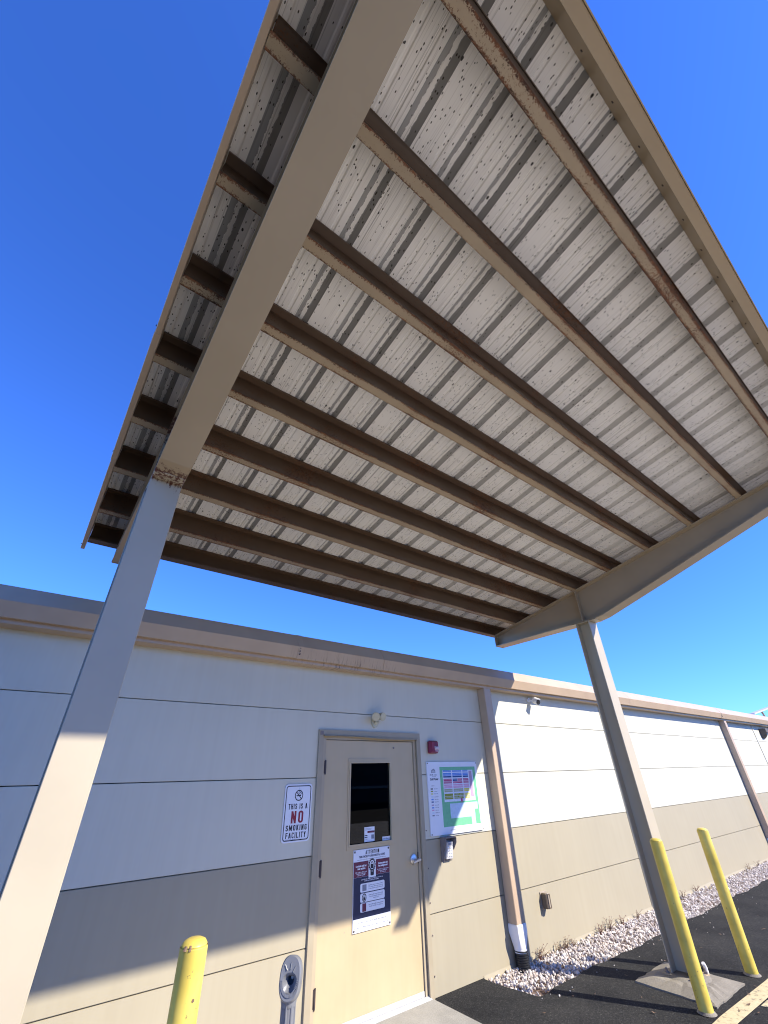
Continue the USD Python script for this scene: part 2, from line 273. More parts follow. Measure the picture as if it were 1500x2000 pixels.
rib0, pitch, RH = .0165 - .30, .2985, .034
def deck_mat():
    """off-white roof sheet seen from below: fine soot lines along the ribs, black drip spots in drifts, shade painted on the rib sides"""
    N = {"g": ("geometry", {}), "nm": ("noise_texture", {"scale": 1.1, "detail": 4.0}), "base": ("rgb_ramp", {"ramp": [(.3, (.79, .765, .715)), (.7, (.86, .835, .785))]}),
         "lm": ("mapping", {"scale": (150.0, 1.1, 1.0)}), "ln": ("noise_texture", {"scale": 1.0, "detail": 4.0, "roughness": .65}), "lr": ("rgb_ramp", {"ramp": [(.30, (.42, .40, .38)), (.43, (1, 1, 1))]}), "lx": ("mix", {"mix_type": "multiply", "fac": .8}),
         "vm": ("mapping", {"scale": (24.0, 15.0, 6.0)}), "v": ("voronoi_texture", {"scale": 1.0, "randomness": 1.0}), "vs": ("separate_color", {}),
         "vt": ("math", {"math_type": "multiply_add", "value2": .13, "value3": .03}), "w": ("noise_texture", {"scale": 90.0, "detail": 2.0}), "wd": ("math", {"math_type": "multiply_add", "value2": .16, "value3": -.08}), "vd": ("math", {"math_type": "add"}),
         "vc": ("math", {"math_type": "less_than"}), "dn": ("noise_texture", {"scale": 2.4, "detail": 3.0}), "dt": ("math", {"math_type": "greater_than", "value2": .43}), "vg": ("math", {"math_type": "greater_than", "value2": .38}),
         "a1": ("math", {"math_type": "multiply"}), "a2": ("math", {"math_type": "multiply"}), "m1": ("mix", {"color2": (.05, .045, .04)}),
         "um": ("mapping", {"scale": (70.0, 34.0, 6.0), "location": (3.3, 1.7, 0)}), "u": ("voronoi_texture", {"scale": 1.0}), "us": ("separate_color", {}), "uc": ("math", {"math_type": "less_than", "value2": .22}), "ug": ("math", {"math_type": "greater_than", "value2": .58}), "ua": ("math", {"math_type": "multiply"}),
         "m2": ("mix", {"color2": (.07, .06, .05)}),
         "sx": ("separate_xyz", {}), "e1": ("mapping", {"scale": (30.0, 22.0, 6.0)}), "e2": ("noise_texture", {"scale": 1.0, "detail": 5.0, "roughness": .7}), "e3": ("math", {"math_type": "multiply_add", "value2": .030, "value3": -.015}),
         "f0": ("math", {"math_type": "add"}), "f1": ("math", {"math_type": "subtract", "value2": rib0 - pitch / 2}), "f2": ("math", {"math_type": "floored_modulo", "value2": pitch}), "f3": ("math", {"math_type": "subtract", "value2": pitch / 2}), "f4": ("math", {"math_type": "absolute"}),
         "fa": ("math", {"math_type": "greater_than", "value2": .0125}), "f5": ("math", {"math_type": "subtract", "value2": rib0 - pitch / 2}), "f6": ("math", {"math_type": "floored_modulo", "value2": pitch}), "f7": ("math", {"math_type": "subtract", "value2": pitch / 2}), "f8": ("math", {"math_type": "absolute"}), "fb": ("math", {"math_type": "less_than", "value2": .0478}), "fc": ("math", {"math_type": "multiply"}), "fd": ("math", {"math_type": "multiply"}), "fx": ("map_range", {"from_min": 1.2, "from_max": 5.0, "to_min": .70, "to_max": .26, "clamp": True}),  # shade painted on rib sides with a dirty ragged edge, fading rightwards
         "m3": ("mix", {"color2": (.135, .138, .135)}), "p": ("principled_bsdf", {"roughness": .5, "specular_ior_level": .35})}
    L = [("g.position", "nm.vector"), ("nm.fac", "base.fac"), ("g.position", "lm.vector"), ("lm.vector", "ln.vector"), ("ln.fac", "lr.fac"), ("base.color", "lx.color1"), ("lr.color", "lx.color2"),
         ("g.position", "vm.vector"), ("vm.vector", "v.vector"), ("v.color", "vs.color"), ("vs.r", "vt.value1"), ("g.position", "w.vector"), ("w.fac", "wd.value1"), ("v.distance", "vd.value1"), ("wd.value", "vd.value2"), ("vd.value", "vc.value1"), ("vt.value", "vc.value2"),
         ("g.position", "dn.vector"), ("dn.fac", "dt.value1"), ("vs.g", "vg.value1"), ("vc.value", "a1.value1"), ("dt.value", "a1.value2"), ("a1.value", "a2.value1"), ("vg.value", "a2.value2"), ("a2.value", "m1.fac"), ("lx.color", "m1.color1"),
         ("g.position", "um.vector"), ("um.vector", "u.vector"), ("u.color", "us.color"), ("u.distance", "uc.value1"), ("us.r", "ug.value1"), ("uc.value", "ua.value1"), ("ug.value", "ua.value2"), ("ua.value", "m2.fac"), ("m3.color", "m2.color1"), ("m2.color", "p.base_color"),
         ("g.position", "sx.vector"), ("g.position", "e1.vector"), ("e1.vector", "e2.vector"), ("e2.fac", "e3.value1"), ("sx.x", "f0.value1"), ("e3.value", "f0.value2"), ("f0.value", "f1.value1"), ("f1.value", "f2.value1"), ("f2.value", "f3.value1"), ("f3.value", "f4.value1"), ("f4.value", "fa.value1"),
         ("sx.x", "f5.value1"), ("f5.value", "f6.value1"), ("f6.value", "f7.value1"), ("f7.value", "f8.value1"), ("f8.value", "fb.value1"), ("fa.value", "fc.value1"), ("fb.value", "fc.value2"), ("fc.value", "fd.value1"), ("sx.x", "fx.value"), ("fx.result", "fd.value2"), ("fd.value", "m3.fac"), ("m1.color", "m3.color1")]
    return usdkit.material(stage, "/World/Looks/roof_sheet_underside", N, L, surface="p.BSDF")
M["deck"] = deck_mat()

def eave_mat():
    """tan gutter paint with black mould runs on one stretch of its face"""
    N = {"g": ("geometry", {}), "s": ("separate_xyz", {}), "n": ("noise_texture", {"scale": 3.0, "detail": 5.0}), "r": ("rgb_ramp", {"ramp": [(.3, (.43, .315, .21)), (.7, (.48, .355, .235))]}),
         "x0": ("map_range", {"from_min": 1.8, "from_max": 2.3, "clamp": True}), "x1": ("map_range", {"from_min": 3.2, "from_max": 3.5, "to_min": 1.0, "to_max": 0.0, "clamp": True}), "xa": ("math", {"math_type": "multiply"}), 
         "z0": ("map_range", {"from_min": 2.84, "from_max": 2.955, "to_min": .9, "to_max": .0, "clamp": True}), "xb": ("math", {"math_type": "multiply"}),
         "mp": ("mapping", {"scale": (75.0, 3.0, 6.0)}), "k": ("noise_texture", {"scale": 1.0, "detail": 6.0, "roughness": .75}), "kr": ("rgb_ramp", {"ramp": [(.53, (0, 0, 0)), (.64, (1, 1, 1))]}), "ka": ("math", {"math_type": "multiply"}),
         "m": ("mix", {"color2": (.10, .075, .06)}), "p": ("principled_bsdf", {"roughness": .42, "specular_ior_level": .4})}
    L = [("g.position", "n.vector"), ("n.fac", "r.fac"), ("g.position", "s.vector"), ("s.x", "x0.value"), ("s.x", "x1.value"), ("x0.result", "xa.value1"), ("x1.result", "xa.value2"), ("s.z", "z0.value"), ("xa.value", "xb.value1"), ("z0.result", "xb.value2"),
         ("g.position", "mp.vector"), ("mp.vector", "k.vector"), ("k.fac", "kr.fac"), ("kr.color", "ka.value1"), ("xb.value", "ka.value2"), ("ka.value", "m.fac"), ("r.color", "m.color1"), ("m.color", "p.base_color")]
    return usdkit.material(stage, "/World/Looks/gutter_paint_mould", N, L, surface="p.BSDF")
M["eave"] = eave_mat()

def yellow(name, chips):
    N = {"g": ("geometry", {}), "n": ("noise_texture", {"scale": 5.0, "detail": 5.0}), "r": ("rgb_ramp", {"ramp": [(.28, (.47, .36, .065)), (.5, (.60, .46, .08)), (.72, (.70, .56, .13))]}),
         "k": ("noise_texture", {"scale": 28.0, "detail": 6.0, "roughness": .7}), "kr": ("rgb_ramp", {"ramp": [(chips, (0, 0, 0)), (chips + .03, (1, 1, 1))]}), "m": ("mix", {"color2": (.17, .13, .06)}),
         "bn": ("noise_texture", {"scale": 35.0, "detail": 3.0}), "bp": ("bump", {"strength": .12, "distance": .004}), "p": ("principled_bsdf", {"roughness": .42, "specular_ior_level": .45})}
    L = [("g.position", "n.vector"), ("n.fac", "r.fac"), ("g.position", "k.vector"), ("k.fac", "kr.fac"), ("kr.color", "m.fac"), ("r.color", "m.color1"), ("m.color", "p.base_color"), ("g.position", "bn.vector"), ("bn.fac", "bp.height"), ("bp.normal", "p.normal")]
    return usdkit.material(stage, "/World/Looks/" + name, N, L, surface="p.BSDF")
M["yellow"] = yellow("yellow_bollard_paint", .645)

def asphalt_mat():
    N = {"g": ("geometry", {}), "v": ("voronoi_texture", {"scale": 130.0}), "vs": ("separate_color", {}), "vr": ("rgb_ramp", {"ramp": [(.0, (.018, .0185, .0195)), (.75, (.035, .0355, .0355)), (.93, (.045, .045, .044)), (1, (.085, .083, .079))]}),
         "n": ("noise_texture", {"scale": 1.2, "detail": 6.0, "roughness": .65}), "nr": ("rgb_ramp", {"ramp": [(.3, (.62, .62, .64)), (.5, (.95, .94, .92)), (.72, (1.35, 1.3, 1.22))]}), "m": ("mix", {"mix_type": "multiply", "fac": 1.0}),
         "bp": ("bump", {"strength": .7, "distance": .004}), "b2": ("noise_texture", {"scale": 220.0, "detail": 3.0}), "p": ("principled_bsdf", {"roughness": .9, "specular_ior_level": .08})}
    L = [("g.position", "v.vector"), ("v.color", "vs.color"), ("vs.r", "vr.fac"), ("g.position", "n.vector"), ("n.fac", "nr.fac"), ("vr.color", "m.color1"), ("nr.color", "m.color2"), ("m.color", "p.base_color"), ("g.position", "b2.vector"), ("b2.fac", "bp.height"), ("bp.normal", "p.normal")]
    return usdkit.material(stage, "/World/Looks/asphalt", N, L, surface="p.BSDF")
M["asphalt"] = asphalt_mat()
def concrete_mat(name, col):
    N = {"g": ("geometry", {}), "n": ("noise_texture", {"scale": 2.0, "detail": 8.0, "roughness": .7}), "r": ("rgb_ramp", {"ramp": [(.3, tuple(c * .72 for c in col)), (.68, tuple(c * 1.1 for c in col))]}),
         "k": ("noise_texture", {"scale": 90.0, "detail": 4.0}), "kr": ("rgb_ramp", {"ramp": [(.35, (.8, .8, .8)), (.6, (1, 1, 1))]}), "m": ("mix", {"mix_type": "multiply", "fac": 1.0}), "bp": ("bump", {"strength": .3, "distance": .003}), "p": ("principled_bsdf", {"roughness": .8, "specular_ior_level": .3})}
    L = [("g.position", "n.vector"), ("n.fac", "r.fac"), ("g.position", "k.vector"), ("k.fac", "kr.fac"), ("r.color", "m.color1"), ("kr.color", "m.color2"), ("m.color", "p.base_color"), ("k.fac", "bp.height"), ("bp.normal", "p.normal")]
    return usdkit.material(stage, "/World/Looks/" + name, N, L, surface="p.BSDF")
M["concrete"] = concrete_mat("concrete_apron", (.72, .645, .50))  # apron colour raised so it bounces light up to the roof sheets
M["drive"] = concrete_mat("old_drive_concrete", (.36, .34, .30))  # for added slabs out of view, there to bounce light under the canopy
M["stoop"] = concrete_mat("door_slab_concrete", (.36, .345, .30))
M["footing"] = concrete_mat("concrete_footing", (.25, .225, .18))
def soil():
    return paint("gravel_soil", (.17, .12, .095), .9, .35, 14.0, .5, 120.0, .2)
M["soil"] = soil()
M["earth"] = paint("bare_earth", (.2, .17, .13), .9, .25, .3)
def stone_mat():
    N = {"o": ("object_info", {}), "r": ("rgb_ramp", {"ramp": [(0, (.26, .19, .15)), (.10, (.50, .43, .37)), (.5, (.63, .575, .52)), (1, (.74, .70, .65))]}), "g": ("geometry", {}), "n": ("noise_texture", {"scale": 45.0, "detail": 4.0}), "nr": ("rgb_ramp", {"ramp": [(.3, (.75, .72, .68)), (.65, (1, 1, 1))]}),
         "m": ("mix", {"mix_type": "multiply", "fac": 1.0}), "p": ("principled_bsdf", {"roughness": .75, "specular_ior_level": .3})}
    L = [("o.random", "r.fac"), ("g.position", "n.vector"), ("n.fac", "nr.fac"), ("r.color", "m.color1"), ("nr.color", "m.color2"), ("m.color", "p.base_color")]
    return usdkit.material(stage, "/World/Looks/pale_gravel_stone", N, L, surface="p.BSDF")
M["stone"] = stone_mat()
M["weed"] = paint("dry_weed", (.17, .105, .065), .8, .35, 60.0)
M["weed_red"] = paint("dry_weed_reddish", (.14, .06, .045), .8, .35, 60.0)
M["stripe"] = usdkit.material(stage, "/World/Looks/worn_yellow_marking", {"g": ("geometry", {}), "n": ("noise_texture", {"scale": 16.0, "detail": 7.0, "roughness": .75}), "r": ("rgb_ramp", {"ramp": [(.36, (.12, .11, .085)), (.45, (.50, .41, .23)), (.8, (.64, .54, .33))]}), "p": ("principled_bsdf", {"roughness": .7})},
    [("g.position", "n.vector"), ("n.fac", "r.fac"), ("r.color", "p.base_color")], surface="p.BSDF")
M["glass"] = usdkit.material(stage, "/World/Looks/door_glass", {"f": ("fresnel", {"IOR": 1.33}), "t": ("transparent_bsdf", {"color": (.35, .37, .40)}), "gl": ("glossy_bsdf", {"color": (1, 1, 1), "roughness": .012}), "m": ("mix_closure", {})},
    [("f.fac", "m.fac"), ("t.BSDF", "m.closure1"), ("gl.BSDF", "m.closure2")], surface="m.closure")
M["interior"] = plain("unlit_interior", (.12, .12, .12), .9)
M["dark_wall"] = paint("dark_shaded_siding", (.07, .065, .06), .8, .2, 2.0)
M["cap_lens"] = usdkit.material(stage, "/World/Looks/camera_glass", {"g": ("geometry", {}), "n": ("noise_texture", {"scale": 30.0}), "r": ("rgb_ramp", {"ramp": [(.3, (.02, .021, .024)), (.7, (.035, .036, .04))]}), "p": ("principled_bsdf", {"roughness": .25})}, [("g.position", "n.vector"), ("n.fac", "r.fac"), ("r.color", "p.base_color")], surface="p.BSDF")
for k, c in dict(map_green=(.16, .46, .25), map_blue=(.10, .24, .60), map_deep_blue=(.02, .07, .22), map_red=(.42, .07, .17), map_pink=(.62, .32, .47), map_mauve=(.42, .31, .43), map_olive=(.24, .28, .04), map_yellow=(.66, .62, .12), map_sage=(.36, .38, .25), map_pale_blue=(.5, .62, .74), map_line=(.66, .70, .78)).items():
    M[k] = plain(k, c, .4)

# ------------------------------------------------------------------ ground, road, apron
obj("ground", ([(-400, -400, -.12), (400, -400, -.12), (400, 400, -.12), (-400, 400, -.12)], [[0, 1, 2, 3]]), M["earth"], kind="structure", label="bare earth stretching to the horizon")
gx = [4.53, 4.50, 4.52, 4.555, 4.58]
edge = [(x, -.60 - .02 * math.sin(x * 3.1) - .012 * math.sin(x * 9.7 + 1) - .008 * math.sin(x * 23)) for x in np.arange(4.6, 40, .09)]
gravel_poly = Polygon([(4.50, -.005), (4.50, -.10), (4.515, -.28), (4.55, -.46), (4.57, -.6)] + edge + [(40, -.005)])
apron_poly = unary_union([sbox(.47, -14.0, 3.785, -.004), sbox(3.7, -14.0, 14.0, -2.75)])
lot = sbox(-60, -45, 80, -.004).difference(gravel_poly).difference(apron_poly.buffer(.0))
m = exts(lot, .11); m.apply_translation((0, 0, -.11))
obj("parking_lot", m, M["asphalt"], kind="structure", label="dark grey asphalt beside the gravel strip")
ap, dr = [], []
for x0, x1, y0, y1 in [(a_, b_, c_, d_) for a_, b_ in ((.47, 2.12), (2.13, 3.785)) for c_, d_ in ((-14, -10.5), (-10.49, -7.01), (-7.0, -3.5), (-3.49, -1.23))] + [(a_, b_, c_, d_) for a_, b_ in ((3.795, 7.2), (7.21, 10.6), (10.61, 14)) for c_, d_ in ((-14, -10.5), (-10.49, -7.01), (-7.0, -2.752))]:
        (ap if x1 < 3.79 else dr).append(cbx(x0, x1, y0, y1, -.1, .012, .006))
obj("door_slab", [cbx(.47, 3.785, -1.22, -.006, -.1, .012, .006)], M["stoop"], kind="structure", label="grey concrete slab at the foot of the door")
obj("drive_slab", dr, M["drive"], kind="structure", label="added grey concrete slabs out of view that bounce light up to the canopy")
obj("concrete_apron", ap, M["concrete"], kind="structure", label="pale concrete apron in front of the door, brightened to bounce light upward")
m = exts(gravel_poly, .04); m.apply_translation((0, 0, -.105)); obj("gravel_bed", m, M["soil"], kind="structure", label="brown soil under the white gravel")

# gravel stones
gs = UsdGeom.PointInstancer.Define(stage, free("/World/gravel")); tag(gs.GetPrim(), "pale crushed stone gravel strip along the foot of the wall", "gravel", kind="stuff")
protos = UsdGeom.Scope.Define(stage, "/World/gravel/stones")
for i in range(6):
    s = trimesh.creation.icosphere(1, 1.0); v = np.array(s.vertices)
    for _ in range(7):   # chip flat facets off
        n = rng.normal(size=3); n /= np.linalg.norm(n); d = rng.uniform(.5, .85); t = v @ n; v = np.where((t > d)[:, None], v - np.outer(t - d, n), v)
    v *= (1, rng.uniform(.6, .9), rng.uniform(.5, .75)); s.vertices = v
    usdkit.mesh(stage, f"/World/gravel/stones/stone_{i:03d}", s, M["stone"])
    gs.GetPrototypesRel().AddTarget(f"/World/gravel/stones/stone_{i:03d}")
pos, ori, sc, idx = [], [], [], []
def put_stone(x, y, z, r):
    q = rng.normal(size=4); q /= np.linalg.norm(q); pos.append((x, y, z)); ori.append(Gf.Quath(*[float(t) for t in q])); sc.append((r, r, r)); idx.append(int(rng.integers(6)))
inner = gravel_poly.buffer(-.012)
from shapely import prepared
pin = prepared.prep(inner)
for x0, x1, dens in ((4.48, 8.6, 2000), (8.6, 16, 1300), (16, 30, 520)):
    n = int((x1 - x0) * .62 * dens)
    for x, y in zip(rng.uniform(x0, x1, n), rng.uniform(-.63, -.01, n)):
        if pin.contains(Point(x, y)):
            r = rng.uniform(.0095, .021) * (1 if x < 16 else 1.4) * (1.35 if rng.random() < .06 else 1)
            if (x < 5.6 and y < -.42 and abs(x - 4.75) < .09): continue
            put_stone(x, y, -.062 + r * .7 + rng.uniform(0, .04), r)
for _ in range(45):   # strays kicked out onto the asphalt
    x = rng.uniform(4.3, 10.5); y = -.63 - abs(rng.normal(0, .16)); r = rng.uniform(.004, .009); put_stone(x, y, r * .5, r)
gs.CreatePositionsAttr(Vt.Vec3fArray([Gf.Vec3f(*map(float, p)) for p in pos])); gs.CreateOrientationsAttr(Vt.QuathArray(ori)); gs.CreateScalesAttr(Vt.Vec3fArray([Gf.Vec3f(*map(float, p)) for p in sc])); gs.CreateProtoIndicesAttr(Vt.IntArray(idx))

# painted markings
st = []
def paint_strip(poly): m = exts(poly, .003); m.apply_translation((0, 0, .002)); return m
obj("yellow_line", paint_strip(Polygon([(4.3, -1.985), (4.3, -1.85), (5.4, -1.838), (6.5, -1.872), (12, -1.9), (12, -2.03), (6.5, -2.0), (5.4, -1.968)])), M["stripe"], kind="structure", label="worn yellow painted line along the bollards")
obj("yellow_line", paint_strip(Polygon([(5.86, -2.0), (6.02, -2.003), (6.55, -3.6), (6.39, -3.6)])), M["stripe"], kind="structure", label="worn yellow painted stripe running off the line by the bollards")
lit = []
for _ in range(46):
    x, y = rng.uniform(3.9, 9.5), rng.uniform(-2.6, -.66); a = rng.uniform(0, 6.28); s = rng.uniform(.008, .024)
    l = trimesh.Trimesh([(0, -.45, 0), (1, 0, .35), (0, .45, .1), (-1, 0, .25)], [[0, 1, 2], [0, 2, 3]], process=False); l.apply_scale(s); l.apply_transform(trimesh.transformations.rotation_matrix(a, [0, 0, 1])); l.apply_translation((x, y, .008)); lit.append(l)
obj("leaf_litter", lit, M["weed"], kind="stuff", label="scraps of dry leaves blown over the asphalt", cat="leaves")

# ------------------------------------------------------------------ the building
WX0, WX1 = -9.0, 40.0
DX0, DX1, DZ = 2.418, 3.812, 2.196          # door casing, outer
b = thing("storage_building", "long low storage building of white over beige flat panels", "building")
Z = [-.06, .571, 1.168, 1.770, 2.369, 2.83]
seams = [WX0, 5.072, 8.385, 14.62, 17.2, 23.4, 29.6, WX1]
G = .0030
def panel_mesh(poly):
    """flat panel with its arrises taken off: front face inset 3 mm"""
    back = onwall(poly, .05, .047); fr = onwall(poly.buffer(-.003, join_style=2), .0035, .0035)
    return [back, fr]
for j in range(len(seams) - 1):
    for i in range(5):
        poly = sbox(seams[j] + G, Z[i] + (G if i else 0), seams[j + 1] - G, Z[i + 1] - G)
        if j == 0: poly = poly.difference(sbox(DX0 + .004, -1, DX1 - .004, DZ - .004))
        for g in getattr(poly, "geoms", [poly]):
            obj("wall_panel", panel_mesh(g), M["beige_panel"] if i < 2 else M["white_panel"], b)
back = sbox(WX0, -.1, WX1, 2.83).difference(sbox(DX0 + .05, -.2, DX1 - .05, DZ - .05))
obj("inner_wall", onwall(back, .11, .058), M["joint"], b)
obj("end_wall", [bx(WX0 - .12, WX0, 0, 16, -.1, 3.0), bx(WX1, WX1 + .12, 0, 16, -.1, 3.0), bx(WX0, WX1, 16, 16.12, -.1, 3.5)], M["white_panel"], b)
obj("roof", alongx(Polygon([(-.10, 3.066), (16.2, 3.55), (16.2, 3.61), (-.10, 3.08)]), WX0 - .12, WX1 + .12), M["trim"], b)
obj("floor", bx(WX0, WX1, .05, 16, -.1, .005), M["interior"], b)
obj("corridor_wall", [bx(1.6, 1.7, .12, 5, .005, 3.0), bx(4.6, 4.7, .12, 5, .005, 3.0), bx(1.7, 4.6, 4.9, 5, .005, 3.0), bx(1.7, 4.6, .12, 4.9, 2.9, 2.98)], M["interior"], b)
# eave gutter, in 6.1 m lengths
prof = [(.03, 3.082), (-.13, 3.085), (-.215, 2.956), (-.222, 2.945), (-.185, 2.832), (-.14, 2.832), (-.14, 2.80), (-.03, 2.795), (.03, 2.795)]
x = WX0 - .12; k = 0
while x < WX1:
    x2 = min(x + 6.13, WX1 + .12); g = alongx(Polygon(prof), x + .002, x2 - .002)
    obj("gutter", g, M["eave"], b); x = x2; k += 1
lap = Polygon([(-.128, 3.089), (-.219, 2.958), (-.226, 2.944), (-.188, 2.829), (-.17, 2.829), (-.2, 2.95), (-.12, 3.07)])
for xx in (2.03, 8.16, 14.3, 20.4):
    lp = obj("gutter_lap", alongx(lap, xx - .03, xx + .03), M["trim"], b)
    obj("rivet", [tube((xx - .01, -.2, zz), (xx - .01, -.222, zz), .006, n=8) for zz in (2.87, 2.90, 2.93)], M["dark_metal"], lp)
obj("base_flashing", [alongx(Polygon([(-.003, .012), (-.012, -.03), (-.016, -.10), (-.003, -.10)]), s0, s1) for s0, s1 in ((4.52, 8.37), (8.40, 14.6), (14.64, 30))], M["beige_panel"], b)
for xx in (8.385, 17.2):
    obj("seam_trim", cbx(xx - .028, xx + .028, -.016, -.001, -.05, 2.795, .004), M["white_panel"], b)
fs = []
for zz in (.14, .42, .66, .93, 1.25): fs.append(tube((DX1 + .03 + rng.uniform(-.004, .004), -.001, zz), (DX1 + .03, -.007, zz), .006, n=8))
obj("screw", fs, M["hood"], b, kind="stuff")

# door: leaf is the mesh, the rest are its pieces
LX0, LX1, LZ0, LZ1 = 2.527, 3.716, .035, 2.102
GX0, GX1, GZ0, GZ1 = 2.838, 3.368, 1.205, 1.894
leafpoly = sbox(LX0, LZ0, LX1, LZ1).difference(sbox(GX0, GZ0, GX1, GZ1))
door = obj("door", onwall(leafpoly, .065, .045), M["door"], b, label="tan steel door with a tall dark glass pane")
cas = sbox(DX0, .0, DX1, DZ).difference(sbox(DX0 + .056, -1, DX1 - .056, DZ - .056))
obj("door_frame", [onwall(cas, .0, .022)], M["frame"], door)
jam = sbox(DX0 + .056, .012, DX1 - .056, DZ - .056).difference(sbox(LX0 - .006, -1, LX1 + .006, LZ1 + .006))
obj("jamb", onwall(jam, .09, .085), M["jamb"], door)
obj("stop_strip", onwall(sbox(LX0 - .006, .02, LX1 + .006, LZ1 + .006).difference(sbox(LX0 + .012, -1, LX1 - .012, LZ1 - .012)), .10, .03), M["joint"], door)
# bent drip flashing under the head
n = 26; dv, df = [], []
for i in range(n + 1):
    t = i / n; xx = DX0 + .05 + t * (DX1 - DX0 - .10); w = .010 + .010 * math.sin(t * 3.2) ** 2 + (.012 if t < .12 else 0) * (1 - t / .12)
    sag = .006 * math.sin(t * math.pi * 2.2) - .012 * t
    dv += [(xx, -.0225, DZ - .047 + sag * .2), (xx, -.030 - w, DZ - .060 + sag), (xx, -.030 - w, DZ - .063 + sag), (xx, -.0225, DZ - .053 + sag * .2)]
for i in range(n):
    for a in range(4): df.append([i * 4 + a, i * 4 + (a + 1) % 4, i * 4 + 4 + (a + 1) % 4, i * 4 + 4 + a])
dm = trimesh.Trimesh(dv, quads(df), process=False); dm.fix_normals(); obj("drip_flashing", dm, M["jamb"], door, smooth=40)
obj("corner_bracket", cbx(DX0 + .012, DX0 + .05, -.0255, -.0215, DZ - .05, DZ - .015, .001), M["hood"], door)
lf = sbox(GX0 - .028, GZ0 - .036, GX1 + .03, GZ1 + .036).difference(sbox(GX0 + .001, GZ0 + .001, GX1 - .001, GZ1 - .001))
lf2 = sbox(GX0 - .012, GZ0 - .014, GX1 + .012, GZ1 + .014).difference(sbox(GX0 + .003, GZ0 + .003, GX1 - .003, GZ1 - .003))
obj("window_frame", [onwall(lf, .0205, .007), onwall(lf2, .0135, .006)], M["door"], door)
obj("window_pane", bx(GX0, GX1, .034, .040, GZ0, GZ1), M["glass"], door)
for zz in (1.86, 1.068, .262):
    obj("hinge", [tube((LX0 - .004, .004, zz - .06), (LX0 - .004, .004, zz + .06), .0085, n=12), tube((LX0 - .004, .004, zz - .066), (LX0 - .004, .004, zz - .06), .006, n=12), bx(LX0 - .02, LX0 - .003, .004, .0065, zz - .055, zz + .055), bx(LX0, LX0 + .014, .0165, .0195, zz - .055, zz + .055)], M["dark_metal"], door, smooth=35)
rose = lathe([(0, .022), (.030, .020), (.043, .012), (.046, 0)], 32); v = np.array(rose.vertices); rose.vertices = np.stack([v[:, 0] + 3.655, .0195 - v[:, 2], v[:, 1] + 1.022], 1); rose.fix_normals()
hd = obj("handle_rose", rose, M["steel"], door, smooth=40)
lev = [tube((3.655, .0, 1.018), (3.655, -.045, 1.018), .012, n=16), trimesh.convex.convex_hull(np.vstack([cbx(3.60, 3.612, -.058, -.044, .998, 1.016, .004).vertices, cbx(3.66, 3.70, -.062, -.044, 1.012, 1.034, .005).vertices]))]
obj("lever", lev, M["steel"], hd, smooth=30)
obj("strike_plate", cbx(LX1 - .002, LX1 + .010, .006, .0185, .985, 1.075, .001), M["dark_metal"], door)
obj("peep_plug", tube((3.43, .0195, 2.04), (3.43, .013, 2.04), .010, n=14), M["hood"], door)
obj("door_sweep", cbx(LX0 + .004, LX1 - .004, .008, .0195, .028, .066, .003), M["aluminium"], door)
obj("threshold", alongx(Polygon([(-.035, .013), (-.025, .018), (0, .028), (.06, .030), (.10, .018), (.10, .006), (-.035, .006)]), LX0 - .05, LX1 + .05), M["aluminium"], door)

# ------------------------------------------------------------------ canopy
cp = thing("entrance_canopy", "steel carport canopy of ribbed metal sheets on two square posts over the door", "canopy")
SL = math.atan(.187); cS, sS = math.cos(SL), math.sin(SL); Z0 = 3.783
def RF(v):
    """(x, s, n) of the roof plane -> world"""
    v = np.asarray(v, float); return np.stack([v[:, 0], cS * v[:, 1] + sS * v[:, 2], Z0 - sS * v[:, 1] + cS * v[:, 2]], 1)
def roofed(m): m = m.copy(); m.vertices = RF(np.array(m.vertices)); return m
def sn(poly, x0, x1): return roofed(alongx(poly, x0, x1))
XL0, XL1 = -.118, 6.30
LXC, RXC = .228, 5.932
# columns
for name, xc_, mt in (("l", LXC, M["column_rusty"]), ("r", RXC, M["column"])):
    col = obj("column", bx(xc_ - .004, xc_ + .004, -1.49, -1.31, .062, 3.562), mt, cp)
    obj("flange", cbx(xc_ - .102, xc_ + .102, -1.502, -1.490, .062, 3.562, .003), mt, col)
    obj("flange", cbx(xc_ - .102, xc_ + .102, -1.310, -1.298, .062, 3.562, .003), mt, col)
    obj("base_plate", cbx(xc_ - .15, xc_ + .15, -1.55, -1.25, .045, .062, .003), M["rafter"], col)
    obj("cap_plate", cbx(xc_ - .101, xc_ + .101, -1.60, -1.24, 3.562, 3.575, .002), mt, col)
# rafters: tapered welded I beams
top = lambda y: Z0 - .187 * y
botp = [(.16, 3.577), (-1.30, 3.577), (-1.60, 3.580), (-1.72, 3.598), (-2.60, 3.858), (-3.85, 4.238), (-4.49, 4.432)]
for k, (xc_, mt) in enumerate(((LXC, M["rafter_rusty"]), (RXC, M["rafter"]))):
    r = obj("rafter", alongx(Polygon([(y, z) for y, z in botp] + [(-4.49, top(-4.49) - .004), (.16, top(.16) - .004)]), xc_ - .005, xc_ + .005), mt, cp)
    obj("bottom_flange", sweep_open(botp, xc_ - .101, xc_ + .101, .012), mt, r)
    obj("top_flange", sweep_open([(.16, top(.16) - .001), (-4.49, top(-4.49) - .001)], xc_ - .098, xc_ + .098, .012), mt, r)
    for s in (-1, 1):
        xa, xb = sorted((xc_ + s * .006, xc_ + s * .095))
        obj("stiffener", bx(xa, xb, -1.418, -1.408, 3.579, top(-1.41) - .014), mt, r)
    obj("end_plate", bx(xc_ - .098, xc_ + .098, .1605, .1705, 3.562, top(.16) - .012), mt, r)
